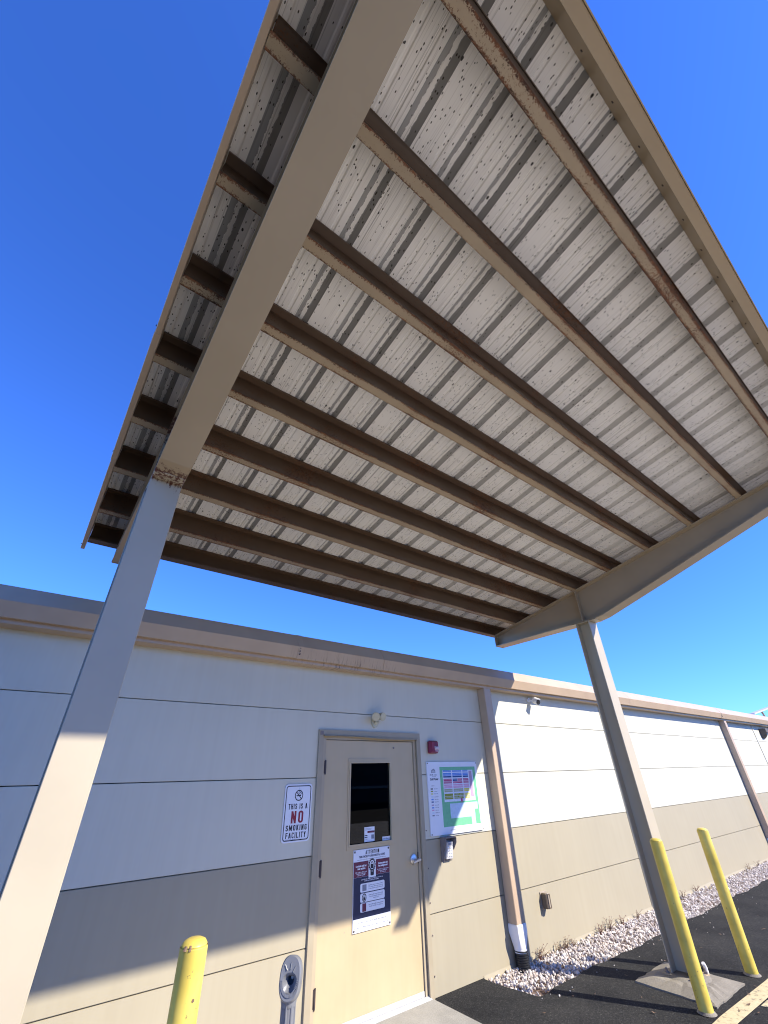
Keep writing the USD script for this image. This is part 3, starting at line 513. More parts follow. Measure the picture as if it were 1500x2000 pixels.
# purlins: Z sections
TH, FL, DP = .004, .064, .200
for k in range(8):
    sf = (-4.215 + .5655 * k) / cS; sw = sf - FL
    bow = rng.uniform(-.002, .002)
    web = Polygon([(sw - TH, .0), (sw, .0), (sw, DP), (sw - TH, DP)])
    p = obj("purlin", sn(web, XL0 + .002, XL1 - .004), M["web"], cp)
    obj("bottom_flange", sn(Polygon([(sw - TH, -TH), (sf, -TH), (sf, .018), (sf - TH, .018), (sf - TH, -.0002), (sw - TH, -.0002)]), XL0 + .002, XL1 - .004), M["flange"], p)
    obj("top_flange", sn(Polygon([(sw - .0002, DP + .0002), (sw - FL, DP + .0002), (sw - FL, DP - .018), (sw - FL + TH, DP - .018), (sw - FL + TH, DP - .0035), (sw - .0002, DP - .0035)]), XL0 + .002, XL1 - .004), M["web"], p)
    for xc_ in (LXC, RXC):  # clips on the rafters
        obj("clip", sn(Polygon([(sw + .002, .004), (sw + .007, .004), (sw + .007, .15), (sw + .002, .15)]), xc_ - .05, xc_ + .05), M["web"], p)
# eave channel at the wall side and front channel
se = .236 / cS
e1 = obj("eave_channel", sn(Polygon([(se - .07, 0), (se, 0), (se, DP), (se - .07, DP), (se - .07, DP - .018), (se - .066, DP - .018), (se - .066, DP - .004), (se - .004, DP - .004), (se - .004, .004), (se - .066, .004), (se - .066, .018), (se - .07, .018)]), XL0 + .002, XL1 - .004), M["web"], cp)
sf = -4.535 / cS
f1 = obj("front_channel", sn(Polygon([(sf, .02), (sf - .062, .02), (sf - .062, .045), (sf - .058, .045), (sf - .058, .024), (sf - .004, .024), (sf - .004, .196), (sf - .058, .196), (sf - .058, .20), (sf, .20)]), XL0 + .002, XL1 - .004), M["rafter"], cp)
f2 = obj("front_trim", sn(Polygon([(sf - .064, .012), (sf - .069, .012), (sf - .069, .262), (sf - .02, .262), (sf - .02, .257), (sf - .064, .257)]), XL0 - .03, XL1 + .008), M["rafter"], cp)
obj("screw", [roofed(bx(x - .005, x + .005, sf + .0, sf + .004, .10, .11)) for x in np.arange(.2, 6.2, .3)], M["dark_metal"], f1, kind="stuff")
# side trims, in lapped lengths
for x0, x1 in ((-.155, -.120), (XL1, XL1 + .035)):
    cuts = [-4.62, -2.16, -.98, .36] if x0 < 0 else [-4.62, -1.6, .36]
    for k in range(len(cuts) - 1):
        a, c_ = cuts[k] / cS, cuts[k + 1] / cS; o = .003 * (k % 2)
        out, inn = (x0 - o, x1 + o) if x0 < 0 else (x0 - o, x1 + o)
        t = obj("side_trim", roofed(cbx(out, inn, a + (.0 if k == 0 else .004), c_ + (.03 if k < len(cuts) - 2 else 0), -.004 - o, .268 + o, .003)), M["trim"] if x0 < 0 else M["rafter"], cp)
        obj("screw", [roofed(tube((x0 - .004, c_ - .02, .04), (x0 - .009, c_ - .02, .04), .006, n=8))], M["dark_metal"], t)
# ribbed roof sheets, 3 ribs each
def sheet_profile(x0, x1):
    pts = [(x0, 0.0)]
    ks = range(-2, 26)
    for k in ks:
        c = rib0 + pitch * k
        if c - .052 > x0 and c + .052 < x1:
            pts += [(c - .048, 0), (c - .014, RH), (c + .014, RH), (c + .048, 0)]
        for o in (.109, .199):
            q = c + o
            if q - .02 > x0 and q + .02 < x1: pts += [(q - .014, 0), (q - .006, .0055), (q + .006, .0055), (q + .014, 0)]
    pts.append((x1, 0.0)); return sorted(pts)
s0, s1 = -4.60 / cS, .30 / cS
edges_x = [XL0 - .020] + [rib0 + pitch * (k + .30) for k in (3, 6, 9, 12, 15, 18)] + [XL1 + .02]
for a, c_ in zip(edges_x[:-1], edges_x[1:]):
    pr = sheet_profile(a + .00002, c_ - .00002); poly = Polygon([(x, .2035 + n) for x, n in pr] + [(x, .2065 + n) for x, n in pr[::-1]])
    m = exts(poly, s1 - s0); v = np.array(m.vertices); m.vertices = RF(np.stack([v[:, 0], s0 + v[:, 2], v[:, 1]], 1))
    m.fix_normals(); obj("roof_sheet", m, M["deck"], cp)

# ------------------------------------------------------------------ column footing, bollards
ft = thing("concrete_footing", "chipped square concrete pad around the foot of the right canopy post", "footing", (5.89, -1.41, 0))
pv = []
for zz, hw in ((-.05, .36), (.012, .355), (.046, .235)):
    for a in np.linspace(0, 2 * np.pi, 33)[:-1]:
        d = max(abs(math.cos(a)), abs(math.sin(a))); j = rng.uniform(-.012, .012) if zz > 0 else 0
        pv.append((5.89 + (hw + j) * math.cos(a) / d, -1.41 + (hw + j) * math.sin(a) / d, zz + (rng.uniform(-.006, .006) if zz > .03 else 0)))
pf = []
for k in range(2):
    for i in range(32): pf += [[k * 32 + i, k * 32 + (i + 1) % 32, (k + 1) * 32 + (i + 1) % 32], [k * 32 + i, (k + 1) * 32 + (i + 1) % 32, (k + 1) * 32 + i]]
pv.append((5.89, -1.41, .05)); pf += [[64 + i, 64 + (i + 1) % 32, 96] for i in range(32)]
obj("pad", trimesh.Trimesh(pv, pf, process=False), M["footing"], ft)
obj("grout_collar", lathe([(0, .066), (.155, .064), (.20, .05), (.22, .035)], 24, (5.93, -1.40, 0)), M["footing"], ft, smooth=40)
for dx, dy in ((-.127, -.127), (-.127, .127), (.127, .127), (.127, -.127)):
    obj("anchor_bolt", [tube((5.932 + dx, -1.40 + dy, .05), (5.932 + dx, -1.40 + dy, .10), .010, n=10), tube((5.932 + dx, -1.40 + dy, .062), (5.932 + dx, -1.40 + dy, .078), .019, n=6)], M["hood"], ft)
ps = thing("pipe_stub", "short bent pale pipe stub rising from the concrete pad", "pipe", (6.15, -1.50, .04))
obj("stub", [tube((6.15, -1.50, .02), (6.147, -1.50, .085), .016, n=14), tube((6.147, -1.50, .083), (6.130, -1.497, .115), .016, .017, n=14)], M["pvc"], ps, smooth=40)

def bollard(name, label, x, y, chips, h=1.165, capz=.018):
    t = thing("bollard", label, "bollard", (x, y, 0))
    obj("post", lathe([(.0572, -.02), (.0575, .02), (.0575, h - .004), (.056, h)], 40, (x, y, 0)), M["yellow"], t, smooth=40)
    obj("cap", lathe([(.0525, h - .004), (.0525, h + .003), (.0535, h + .004), (.0525, h + .007), (.044, h + .006 + capz * .55), (.028, h + .006 + capz * .85), (0, h + .006 + capz * .9)], 40, (x, y, 0)), M["yellow"], t, smooth=60)
    return t
G_ = None
b1 = bollard("b", "yellow steel bollard in front of the right canopy post, nearer the yellow line corner", 5.372, -1.745, 0, 1.16)
obj("mortar_ring", lathe([(.075, .004), (.066, .014), (.058, .02)], 24, (5.372, -1.745, 0)), M["footing"], b1)
dup(b1, (6.572, -1.745, 0), "yellow steel bollard right of the canopy post, farthest from the door")
bl = bollard("b", "yellow steel bollard with chipped cap beside the left canopy post", .872, -1.742, 1, 1.172, .022)
obj("cap_chip", [tube((.872 - .046, -1.742 - .030, 1.166), (.872 - .041, -1.742 - .028, 1.181), .010, .006, n=7), tube((.872 - .030, -1.742 - .044, 1.166), (.872 - .027, -1.742 - .040, 1.183), .008, .005, n=7)], M["weed"], bl)
obj("paint_scrape", [tube((.872 + .012, -1.742 - .0557, 1.02), (.872 + .012, -1.742 - .0585, 1.02), .006, n=7)], M["weed"], bl)

# ------------------------------------------------------------------ smokers' receptacle
ax, ay = 1.452, -1.56
ar = thing("cigarette_receptacle", "grey plastic outdoor ashtray post with oval hooded opening left of the door", "ashtray", (ax, ay, 0))
pole = [tube((ax, ay, .012), (ax, ay, .88), .034, .033, 28)]
for a in np.linspace(0, 2 * np.pi, 9)[:-1]: pole.append(tube((ax + .034 * math.cos(a), ay + .034 * math.sin(a), .1), (ax + .032 * math.cos(a), ay + .032 * math.sin(a), .84), .006, n=8))
obj("pole", pole, M["ash"], ar, smooth=40)
obj("base", lathe([(.0, .10), (.045, .10), (.10, .075), (.17, .04), (.19, .012), (.19, .0)], 32, (ax, ay, .012)), M["ash"], ar, smooth=40)
obj("collar", lathe([(.0, .83), (.036, .83), (.040, .85), (.038, .875), (0, .88)], 28, (ax, ay, 0)), M["ash"], ar, smooth=40)
fn = np.array([-.62, -.74, .30]); fn /= np.linalg.norm(fn); fu = np.array([0, 0, 1.0]) - fn * fn[2]; fu /= np.linalg.norm(fu); fr_ = np.cross(fu, fn)
hc = np.array([ax - .005, ay - .01, .925])
def headgrid(rings, n=56):
    v = []
    for (sx, sy, oy, d) in rings:
        for t in np.linspace(0, 2 * np.pi, n, endpoint=False):
            cx, sx_ = math.cos(t), math.sin(t); e = .82
            px = sx * math.copysign(abs(cx) ** e, cx); py = sy * math.copysign(abs(sx_) ** e, sx_) + oy
            v.append(hc + (fr_ * px * .80 + fu * py * .70 + fn * d * .85))
    f = []
    for k in range(len(rings) - 1):
        for i in range(n):
            j = (i + 1) % n; f += [[k * n + i, k * n + j, (k + 1) * n + j], [k * n + i, (k + 1) * n + j, (k + 1) * n + i]]
    m = trimesh.Trimesh(v, f, process=True); m.fix_normals(); return m
obj("head", headgrid([(.004, .004, -.006, -.05), (.018, .023, -.006, -.05), (.021, .026, -.006, -.012), (.036, .044, -.030, -.004), (.044, .054, -.032, .006), (.047, .058, -.030, .016), (.060, .108, .0, .018), (.066, .114, .0, .012), (.069, .118, .0, .0), (.069, .118, .002, -.045), (.058, .104, .002, -.075), (.03, .06, 0, -.085), (.002, .002, 0, -.086)]), M["ash"], ar, smooth=35)
obj("opening", headgrid([(.001, .001, -.006, -.0495), (.0215, .0265, -.006, -.0490)], 40), M["black"], ar)
em = []
for t in np.linspace(math.radians(188), math.radians(352), 26):
    px, py = .052 * math.cos(t) * .80, .084 * math.sin(t) * .70
    c = hc + fr_ * px + fu * py + fn * .0148; d = fr_ * math.cos(t) + fu * math.sin(t) * 1.1; e_ = np.cross(fn, d)
    w, h_ = rng.uniform(.0014, .003), .0055
    P = [c + d * a_ * h_ + e_ * b_ * w + fn * q for a_ in (-1, 1) for b_ in (-1, 1) for q in (0, .0022)]
    em.append(trimesh.convex.convex_hull(np.array(P)))
obj("embossed_ring", em, M["ash"], ar, kind="stuff")
icon = []
for px, py, dx, dy, w in ((-.030, .052, -.55, .85, .0035), (.0, .060, .1, 1, .003), (.024, .045, .5, .85, .003)):
    d = fr_ * dx + fu * dy; d /= np.linalg.norm(d); c = hc + fr_ * px * .8 + fu * py * .7 + fn * .0148; icon.append(tube(c - d * .012, c + d * .012, w, n=8))
obj("embossed_smoke", icon, M["ash"], ar, smooth=40)
obj("cigarette_end", tube(hc + fu * .006 + fr_ * .004 - fn * .030, hc + fu * .004 + fr_ * .002 - fn * .046, .0065, n=12), M["pvc"], ar)  # added pale plug in place of the bright spot seen through the opening

# ------------------------------------------------------------------ things on the wall
# no smoking sign
sx0, sx1, sz0, sz1 = 2.094, 2.380, 1.283, 1.723
ns = thing("no_smoking_sign", "white metal sign with black border reading this is a no smoking facility", "sign", ((sx0 + sx1) / 2, -.004, sz0))
Y = -.0085
pl = obj("plate", onwall(rrect(sx0, sx1, sz0, sz1, .03), -.002, .0065), M["sign_white"], ns)
obj("border", onwall(rrect(sx0 + .012, sx1 - .012, sz0 + .012, sz1 - .012, .024).difference(rrect(sx0 + .0195, sx1 - .0195, sz0 + .0195, sz1 - .0195, .018)), Y, .0008), M["ink"], ns)
cx_, cz_ = (sx0 + sx1) / 2 + .004, 1.633
ring = Point(cx_, cz_).buffer(.043).difference(Point(cx_, cz_).buffer(.035))
slash = affinity.rotate(sbox(cx_ - .038, cz_ - .0035, cx_ + .038, cz_ + .0035), -45, origin=(cx_, cz_))
cig = sbox(cx_ - .026, cz_ - .006, cx_ + .022, cz_ + .002); sm1 = Point(cx_ + .014, cz_ + .013).buffer(.011).difference(Point(cx_ + .012, cz_ + .012).buffer(.0075)); sm2 = Point(cx_ + .003, cz_ + .022).buffer(.009).difference(Point(cx_ + .004, cz_ + .021).buffer(.006))
obj("symbol", onwall(unary_union([ring, slash, cig, sm1, sm2]).intersection(Point(cx_, cz_).buffer(.043)), Y, .0008), M["ink"], ns)
obj("lettering", [block("THIS IS A", sx0 + .047, sx1 - .042, 1.528, .042, Y), block("SMOKING", sx0 + .036, sx1 - .036, 1.368, .042, Y), block("FACILITY", sx0 + .040, sx1 - .042, 1.314, .042, Y)], M["ink"], ns)
obj("red_word", block("NO", sx0 + .082, sx1 - .080, 1.422, .092, Y, .16), M["red_ink"], ns)
obj("small_print", bars(sx0 + .04, sx0 + .14, 1.3045, .004, Y, 3), M["grey_ink"], ns, kind="stuff")
obj("screw", [tube((cx_, -.008, zz), (cx_, -.011, zz), .004, n=10) for zz in (1.690, 1.308)], M["steel"], ns)

# notice poster on the door
px0, px1, pz0, pz1 = 2.891, 3.331, .578, 1.1625
W_, Hh = px1 - px0, pz1 - pz0
po = thing("notice_poster", "tall printed attention notice in white maroon and navy screwed to the door", "notice", ((px0 + px1) / 2, .015, pz0))
FX = lambda u: px0 + u * W_
FZ = lambda t: pz1 - t * Hh
yb = .0105
obj("sheet", onwall(sbox(px0, pz0, px1, pz1), .0195, .009), M["sign_white"], po)
obj("maroon_block", onwall(sbox(FX(0.004), FZ(.35), FX(.40), FZ(.155)), yb, .0006), M["maroon"], po)
obj("maroon_block", onwall(sbox(FX(.605), FZ(.35), FX(.996), FZ(.155)), yb, .0006), M["maroon"], po)
obj("navy_block", onwall(sbox(FX(.004), FZ(.845), FX(.996), FZ(.352)).difference(sbox(FX(.40), FZ(.375), FX(.605), FZ(.34))), yb, .0006), M["navy"], po)
obj("heading", [block("ATTENTION", FX(.32), FX(.70), FZ(.068), .030, yb, .17)], M["ink"], po)
obj("subheading", [words("THIS FACILITY USES DIGITAL LOCKS", FX(.14), FX(.87), FZ(.108), .014, yb)], M["navy"], po)
obj("small_print", bars(FX(.10), FX(.9), FZ(.137), .006, yb, 5), M["grey_ink"], po, kind="stuff")
def lock_icon(cx, cz, s):
    o = Point(0, 0).buffer(1); o = unary_union([affinity.scale(o, .92, .92)] + [affinity.translate(Point(0, 0).buffer(.16), .93 * math.cos(a), .93 * math.sin(a)) for a in np.linspace(0, 2 * math.pi, 17)[:-1]]).difference(affinity.scale(o, .76, .76))
    sh = unary_union([sbox(-.38, -.52, .38, .02).buffer(.08), Point(0, .12).buffer(.42).difference(Point(0, .12).buffer(.27)).intersection(sbox(-1, .1, 1, 1))])
    return affinity.translate(affinity.scale(unary_union([o, sh]), s * .85, s, origin=(0, 0)), cx, cz)
obj("lock_symbol", onwall(lock_icon(FX(.5), FZ(.215), .046), yb, .0006), M["ink"], po)
obj("latch_symbol", onwall(rrect(FX(.455), FX(.548), FZ(.352), FZ(.272), .008).difference(Point(FX(.502), FZ(.287)).buffer(.011)), yb, .0006), M["ink"], po)
yt = .0098
obj("block_lettering", [words("Locked unit for", FX(.06), FX(.345), FZ(.222), .013, yt), words("rear action", FX(.10), FX(.31), FZ(.255), .013, yt), words("Contracted unit", FX(.665), FX(.94), FZ(.222), .013, yt), words("for assignment", FX(.67), FX(.935), FZ(.255), .013, yt)], M["sign_white"], po)
obj("block_print", sum([bars(FX(a), FX(c_), FZ(t), .008, yt, 11 + i, centre=True, frac=fr2) for i, (a, c_, t, fr2) in enumerate(((.05, .37, .295, 1), (.05, .37, .314, .8), (.05, .37, .333, .65), (.64, .97, .295, 1), (.64, .97, .314, .8), (.64, .97, .333, .5), (.2, .8, .392, 1), (.2, .8, .412, .7)))], []), M["pale_ink"], po, kind="stuff")
for i, t in enumerate((.435, .555, .672)):
    obj("text_box", onwall(rrect(FX(.18), FX(.84), FZ(t + .108), FZ(t), .014), yt, .0006), M["sign_white"], po)
    obj("box_print", sum([bars(FX(.40), FX(.80), FZ(t + .038 + .022 * q), .007, yt - .0006, 30 + 3 * i + q, centre=True, frac=(1, .9, .4)[q] if i else 1) for q in range(3 if i < 2 else 2)], []), M["grey_ink"], po, kind="stuff")
obj("grey_tile", onwall(rrect(FX(.235), FX(.345), FZ(.528), FZ(.450), .003), yt - .0006, .0005), M["grey_ink"], po)
obj("lock_symbol", onwall(lock_icon(FX(.285), FZ(.609), .028), yt - .0006, .0006), M["ink"], po)
obj("red_tag", onwall(rrect(FX(.235), FX(.335), FZ(.775), FZ(.677), .006), yt - .0006, .0006), M["maroon"], po)
obj("footer", bars(FX(.12), FX(.88), FZ(.905), .012, yb, 51) + bars(FX(.03), FX(.97), FZ(.955), .012, yb, 52), M["grey_ink"], po, kind="stuff")
for u, t in ((.03, .025), (.97, .025), (.03, .975), (.97, .975)): obj("screw", tube((FX(u), .012, FZ(t)), (FX(u), .0085, FZ(t)), .009, n=12), M["dark_metal"], po)

# stickers on the glass
st_ = thing("window_sticker", "small white and maroon printed sticker low on the door glass", "sticker", (3.096, .033, 1.214))
obj("sheet", onwall(sbox(3.032, 1.214, 3.160, 1.333), .0338, .0012), M["sign_white"], st_)
obj("maroon_band", onwall(sbox(3.070, 1.284, 3.158, 1.300), .0324, .0005), M["maroon"], st_)
obj("black_bar", [onwall(sbox(3.036, 1.262, 3.070, 1.269), .0324, .0005), onwall(sbox(3.036, 1.247, 3.070, 1.254), .0324, .0005)], M["ink"], st_)
obj("grey_tile", onwall(sbox(3.118, 1.234, 3.154, 1.268), .0324, .0005), M["grey_ink"], st_)
obj("small_print", bars(3.038, 3.13, 1.318, .005, .0324, 61) + bars(3.038, 3.12, 1.309, .005, .0324, 62) + bars(3.036, 3.075, 1.232, .004, .0324, 63), M["grey_ink"], st_, kind="stuff")
s2 = thing("window_label", "narrow white label in the lower right corner of the door glass", "sticker", (3.31, .033, 1.208))
obj("sheet", onwall(sbox(3.260, 1.208, 3.364, 1.240), .0338, .0012), M["sign_white"], s2)
obj("small_print", bars(3.266, 3.358, 1.218, .011, .0324, 71), M["grey_ink"], s2, kind="stuff")

# site map board
mx0, mx1, mz0, mz1 = 3.900, 4.772, 1.194, 1.898
mp = thing("site_map_sign", "large white site map board with green and striped unit plan right of the door", "sign", ((mx0 + mx1) / 2, -.01, mz0))
MX = lambda u: mx0 + u * (mx1 - mx0)
MZ = lambda t: mz1 - t * (mz1 - mz0)
ym = -.0185
obj("board", onwall(rrect(mx0, mx1, mz0, mz1, .008), -.002, .0165), M["sign_white"], mp)
obj("green_ground", onwall(sbox(MX(.235), MZ(.905), MX(.955), MZ(.075)).difference(unary_union([sbox(MX(.38), MZ(.80), MX(.80), MZ(.60)), sbox(MX(.38), MZ(.70), MX(.93), MZ(.60)), sbox(MX(.78), MZ(.906), MX(.86), MZ(.60))])), ym, .0005), M["map_green"], mp)
obj("pale_yard", onwall(unary_union([sbox(MX(.38), MZ(.80), MX(.80), MZ(.60)), sbox(MX(.38), MZ(.70), MX(.93), MZ(.60)), sbox(MX(.78), MZ(.906), MX(.86), MZ(.60))]), ym, .0005), M["map_pale_blue"], mp)
ym2 = ym - .0006
obj("plan_base", onwall(sbox(MX(.285), MZ(.575), MX(.90), MZ(.125)), ym2, .0005), M["map_line"], mp)
ym3 = ym2 - .0006
rows = [(.125, .150, "map_blue"), (.165, .205, "map_blue"), (.210, .232, "map_deep_blue"), (.250, .285, "map_red"), (.290, .318, "map_red"), (.332, .350, "map_pink"), (.356, .385, "map_pink"), (.395, .440, "map_sage"), (.462, .495, "map_olive"), (.500, .540, "map_olive")]
cols = [(.295, .455), (.475, .665), (.685, .795)]
for r_i, (t0, t1, mk) in enumerate(rows):
    for c_i, (u0, u1) in enumerate(cols):
        mk2 = mk
        if c_i == 2 and mk in ("map_olive", "map_sage"): mk2 = "map_yellow"
        if mk == "map_red" and r_i == 3 and c_i == 1: obj("unit_row", onwall(sbox(MX(u0), MZ(t1), MX(u0 + .09), MZ(t0)), ym3, .0005), M["map_deep_blue"], mp); u0 += .095
        obj("unit_row", onwall(sbox(MX(u0), MZ(t1), MX(u1), MZ(t0)), ym3, .0005), M[mk2], mp)
obj("pink_strip", onwall(sbox(MX(.815), MZ(.52), MX(.875), MZ(.14)), ym3, .0005), M["map_mauve"], mp)
obj("red_marker", onwall(sbox(MX(.60), MZ(.585), MX(.635), MZ(.535)), ym3 - .0006, .0005), M["map_red"], mp)
obj("unit_lines", [bx(MX(u), MX(u) + .0025, ym3 - .0011, ym3 - .0006, MZ(.54), MZ(.462)) for u in np.linspace(.49, .78, 12)] + [bx(MX(.295), MX(.795), ym3 - .0011, ym3 - .0006, MZ(t), MZ(t) + .0018) for t in (.138, .185, .265, .303, .372, .42, .52)], M["map_line"], mp, kind="stuff")
house = Polygon([(MX(.075), MZ(.16)), (MX(.15), MZ(.16)), (MX(.15), MZ(.118)), (MX(.118), MZ(.098)), (MX(.075), MZ(.125))])
obj("house_emblem", onwall(house.difference(unary_union([sbox(MX(.088), MZ(.156), MX(.098), MZ(.13)), sbox(MX(.107), MZ(.156), MX(.117), MZ(.115)), sbox(MX(.126), MZ(.156), MX(.136), MZ(.125))])), ym, .0006), M["grey_ink"], mp)
obj("emblem_name", bars(MX(.045), MX(.195), MZ(.197), .017, ym, 81) + bars(MX(.09), MX(.16), MZ(.215), .008, ym, 82), M["grey_ink"], mp, kind="stuff")
obj("floor_title", words("1st Floor", MX(.045), MX(.20), MZ(.262), .020, ym), M["ink"], mp)
key = ["ink", "map_olive", "map_yellow", "map_pale_blue", "map_blue", "map_deep_blue", "map_mauve", "map_blue", "map_pink", "map_pale_blue", "grey_ink"]
for i, kx in enumerate(key):
    t = .375 + .034 * i + (.008 if i > 2 else 0) + (.008 if i > 5 else 0)
    obj("key_swatch", onwall(sbox(MX(.045), MZ(t + .017), MX(.085), MZ(t)), ym, .0005), M[kx], mp)
obj("key_print", sum([bars(MX(.105), MX(.175), MZ(.375 + .034 * i + .014 + (.008 if i > 2 else 0) + (.008 if i > 5 else 0)), .008, ym, 90 + i) for i in range(11)], []) + bars(MX(.055), MX(.13), MZ(.345), .009, ym, 89) + bars(MX(.35), MX(.62), MZ(.955), .007, ym, 88), M["grey_ink"], mp, kind="stuff")
for u, t in ((.015, .02), (.985, .02), (.015, .98), (.985, .98)): obj("screw", tube((MX(u), -.018, MZ(t)), (MX(u), -.023, MZ(t)), .006, n=10), M["dark_metal"], mp)

# twin floodlight
fl = thing("twin_floodlight", "cream twin head emergency floodlight on the wall above the door", "lamp", (3.143, 0, 2.30))
bs = trimesh.creation.cylinder(.05, .022, sections=32); v = np.array(bs.vertices); bs.vertices = np.stack([3.143 + v[:, 0] * .9, -.0125 - v[:, 2], 2.298 + v[:, 1] * 1.25], 1); bs.fix_normals()
obj("base", bs, M["olive"], fl, smooth=40)
obj("arm", [tube((3.140, -.02, 2.315), (3.110, -.075, 2.335), .013, n=12), tube((3.146, -.02, 2.315), (3.180, -.06, 2.335), .013, n=12), tube((3.143, -.015, 2.28), (3.143, -.06, 2.30), .022, .018, n=16)], M["olive"], fl, smooth=40)
for (hx, hy, hz), dr in (((3.090, -.10, 2.342), (-.42, -.85, -.3)), ((3.190, -.085, 2.347), (.15, -.93, -.25))):
    d = np.array(dr); d /= np.linalg.norm(d); c = np.array([hx, hy, hz])
    h_ = obj("lamp_head", [tube(c - d * .028, c + d * .012, .036, .044, 28), tube(c + d * .012, c + d * .022, .046, .045, 28)], M["olive"], fl, smooth=35)
    obj("lamp_face", tube(c + d * .0215, c + d * .0235, .037, .037, 28), M["lens"] if False else M["olive"], h_)

# fire alarm horn strobe
hs = thing("fire_alarm_strobe", "dark red fire alarm horn strobe above the map board", "alarm", (4.005, 0, 1.98))
obj("back_box", cbx(3.945, 4.075, -.03, -.002, 1.985, 2.115, .008), M["red_device"], hs)
obj("body", trimesh.convex.convex_hull(np.vstack([cbx(3.940, 4.080, -.045, -.029, 1.988, 2.122, .008).vertices, cbx(3.955, 4.065, -.075, -.045, 2.00, 2.112, .006).vertices])), M["red_device"], hs)
obj("strobe_lens", trimesh.convex.convex_hull(np.vstack([cbx(4.00, 4.062, -.078, -.07, 2.022, 2.06, .003).vertices, cbx(4.005, 4.058, -.096, -.078, 2.030, 2.052, .003).vertices])), M["lens"], hs)
obj("horn_grille", [tube((4.02, -.074, 2.09), (4.02, -.0775, 2.09), .014, n=20)], M["maroon"], hs)
obj("mark", words("FIRE", 4.008, 4.055, 2.006, .009, -.0752), M["pale_ink"], hs)

# keypad under its hood
kp = thing("access_keypad", "grey access keypad under a brown metal hood below the map board", "keypad", (4.12, 0, .97))
obj("hood", [cbx(4.040, 4.205, -.008, -.002, .965, 1.178, .002), cbx(4.040, 4.205, -.10, -.008, 1.170, 1.177, .001), alongx(Polygon([(-.009, .965), (-.009, 1.169), (-.10, 1.169), (-.10, 1.13), (-.055, 1.05), (-.045, .965)]), 4.040, 4.046), alongx(Polygon([(-.009, 1.05), (-.009, 1.169), (-.10, 1.169), (-.10, 1.13), (-.05, 1.06)]), 4.199, 4.205)], M["hood"], kp)
body = trimesh.convex.convex_hull(np.array([(x_, y_, z_) for x_ in (4.085, 4.185) for y_, z_ in ((-.009, .99), (-.04, .985), (-.062, 1.13), (-.009, 1.145))]))
kb = obj("keypad_body", body, M["keypad"], kp)
for r_ in range(4):
    for c2 in range(3):
        zz = 1.085 - .024 * r_; xx = 4.110 + .025 * c2; yy = -.04 - (zz - .985) / .145 * .022
        obj("key", cbx(xx - .008, xx + .008, yy - .005, yy + .003, zz - .008, zz + .008, .002), M["white_plastic"], kb)
obj("display", bx(4.11, 4.16, -.0625, -.056, 1.107, 1.122), M["grey_ink"], kb)

# bullet camera
sc_ = thing("security_camera", "small white bullet camera with a dark face under the eave", "camera", (6.25, 0, 2.70))
obj("mount", [lathe([(0, 0), (.035, 0), (.03, .012), (0, .016)], 24), ], M["white_plastic"], sc_, smooth=40) if False else None
mt = tube((6.21, -.002, 2.735), (6.21, -.02, 2.735), .036, .032, 24); obj("mount", mt, M["white_plastic"], sc_, smooth=40)
obj("arm", [tube((6.21, -.015, 2.735), (6.215, -.055, 2.73), .012, n=12), tube((6.215, -.055, 2.73), (6.235, -.085, 2.715), .014, n=12)], M["white_plastic"], sc_, smooth=40)
c0 = np.array([6.238, -.135, 2.700]); d = np.array([-.30, -1, -.42]); d /= np.linalg.norm(d)
cbod = obj("housing", [tube(c0 - d * .07, c0 + d * .025, .040, .043, 28), tube(c0 + d * .025, c0 + d * .030, .043, .040, 28)], M["white_plastic"], sc_, smooth=35)
obj("sun_shade", trimesh.convex.convex_hull(np.vstack([tube(c0 - d * .06 + (0, 0, .012), c0 + d * .05 + (0, 0, .012), .044, n=28).vertices])).slice_plane((c0 + (0, 0, .022)), (0, 0, 1)), M["white_plastic"], cbod)
obj("face", tube(c0 + d * .0295, c0 + d * .033, .039, .037, 28), M["cap_lens"], cbod)
obj("lens", tube(c0 + d * .0325, c0 + d * .038, .014, .012, 20), M["black"], cbod)

# outlet cover low on the wall
oc = thing("outlet_cover", "tan weatherproof outlet cover box low on the beige wall", "outlet", (5.70, 0, .35))
obj("plate", cbx(5.665, 5.790, -.010, -.002, .352, .512, .003), M["outlet"], oc)
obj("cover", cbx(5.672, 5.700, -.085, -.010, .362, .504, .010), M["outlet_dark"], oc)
obj("lid", trimesh.convex.convex_hull(np.vstack([cbx(5.701, 5.750, -.086, -.078, .362, .504, .003).vertices, cbx(5.702, 5.762, -.05, -.0105, .366, .500, .004).vertices])), M["outlet"], oc)
obj("lid_rim", onwall(rrect(5.703, 5.748, .366, .500, .008).difference(rrect(5.711, 5.740, .376, .490, .006)), -.0865, .004), M["outlet_dark"], oc)

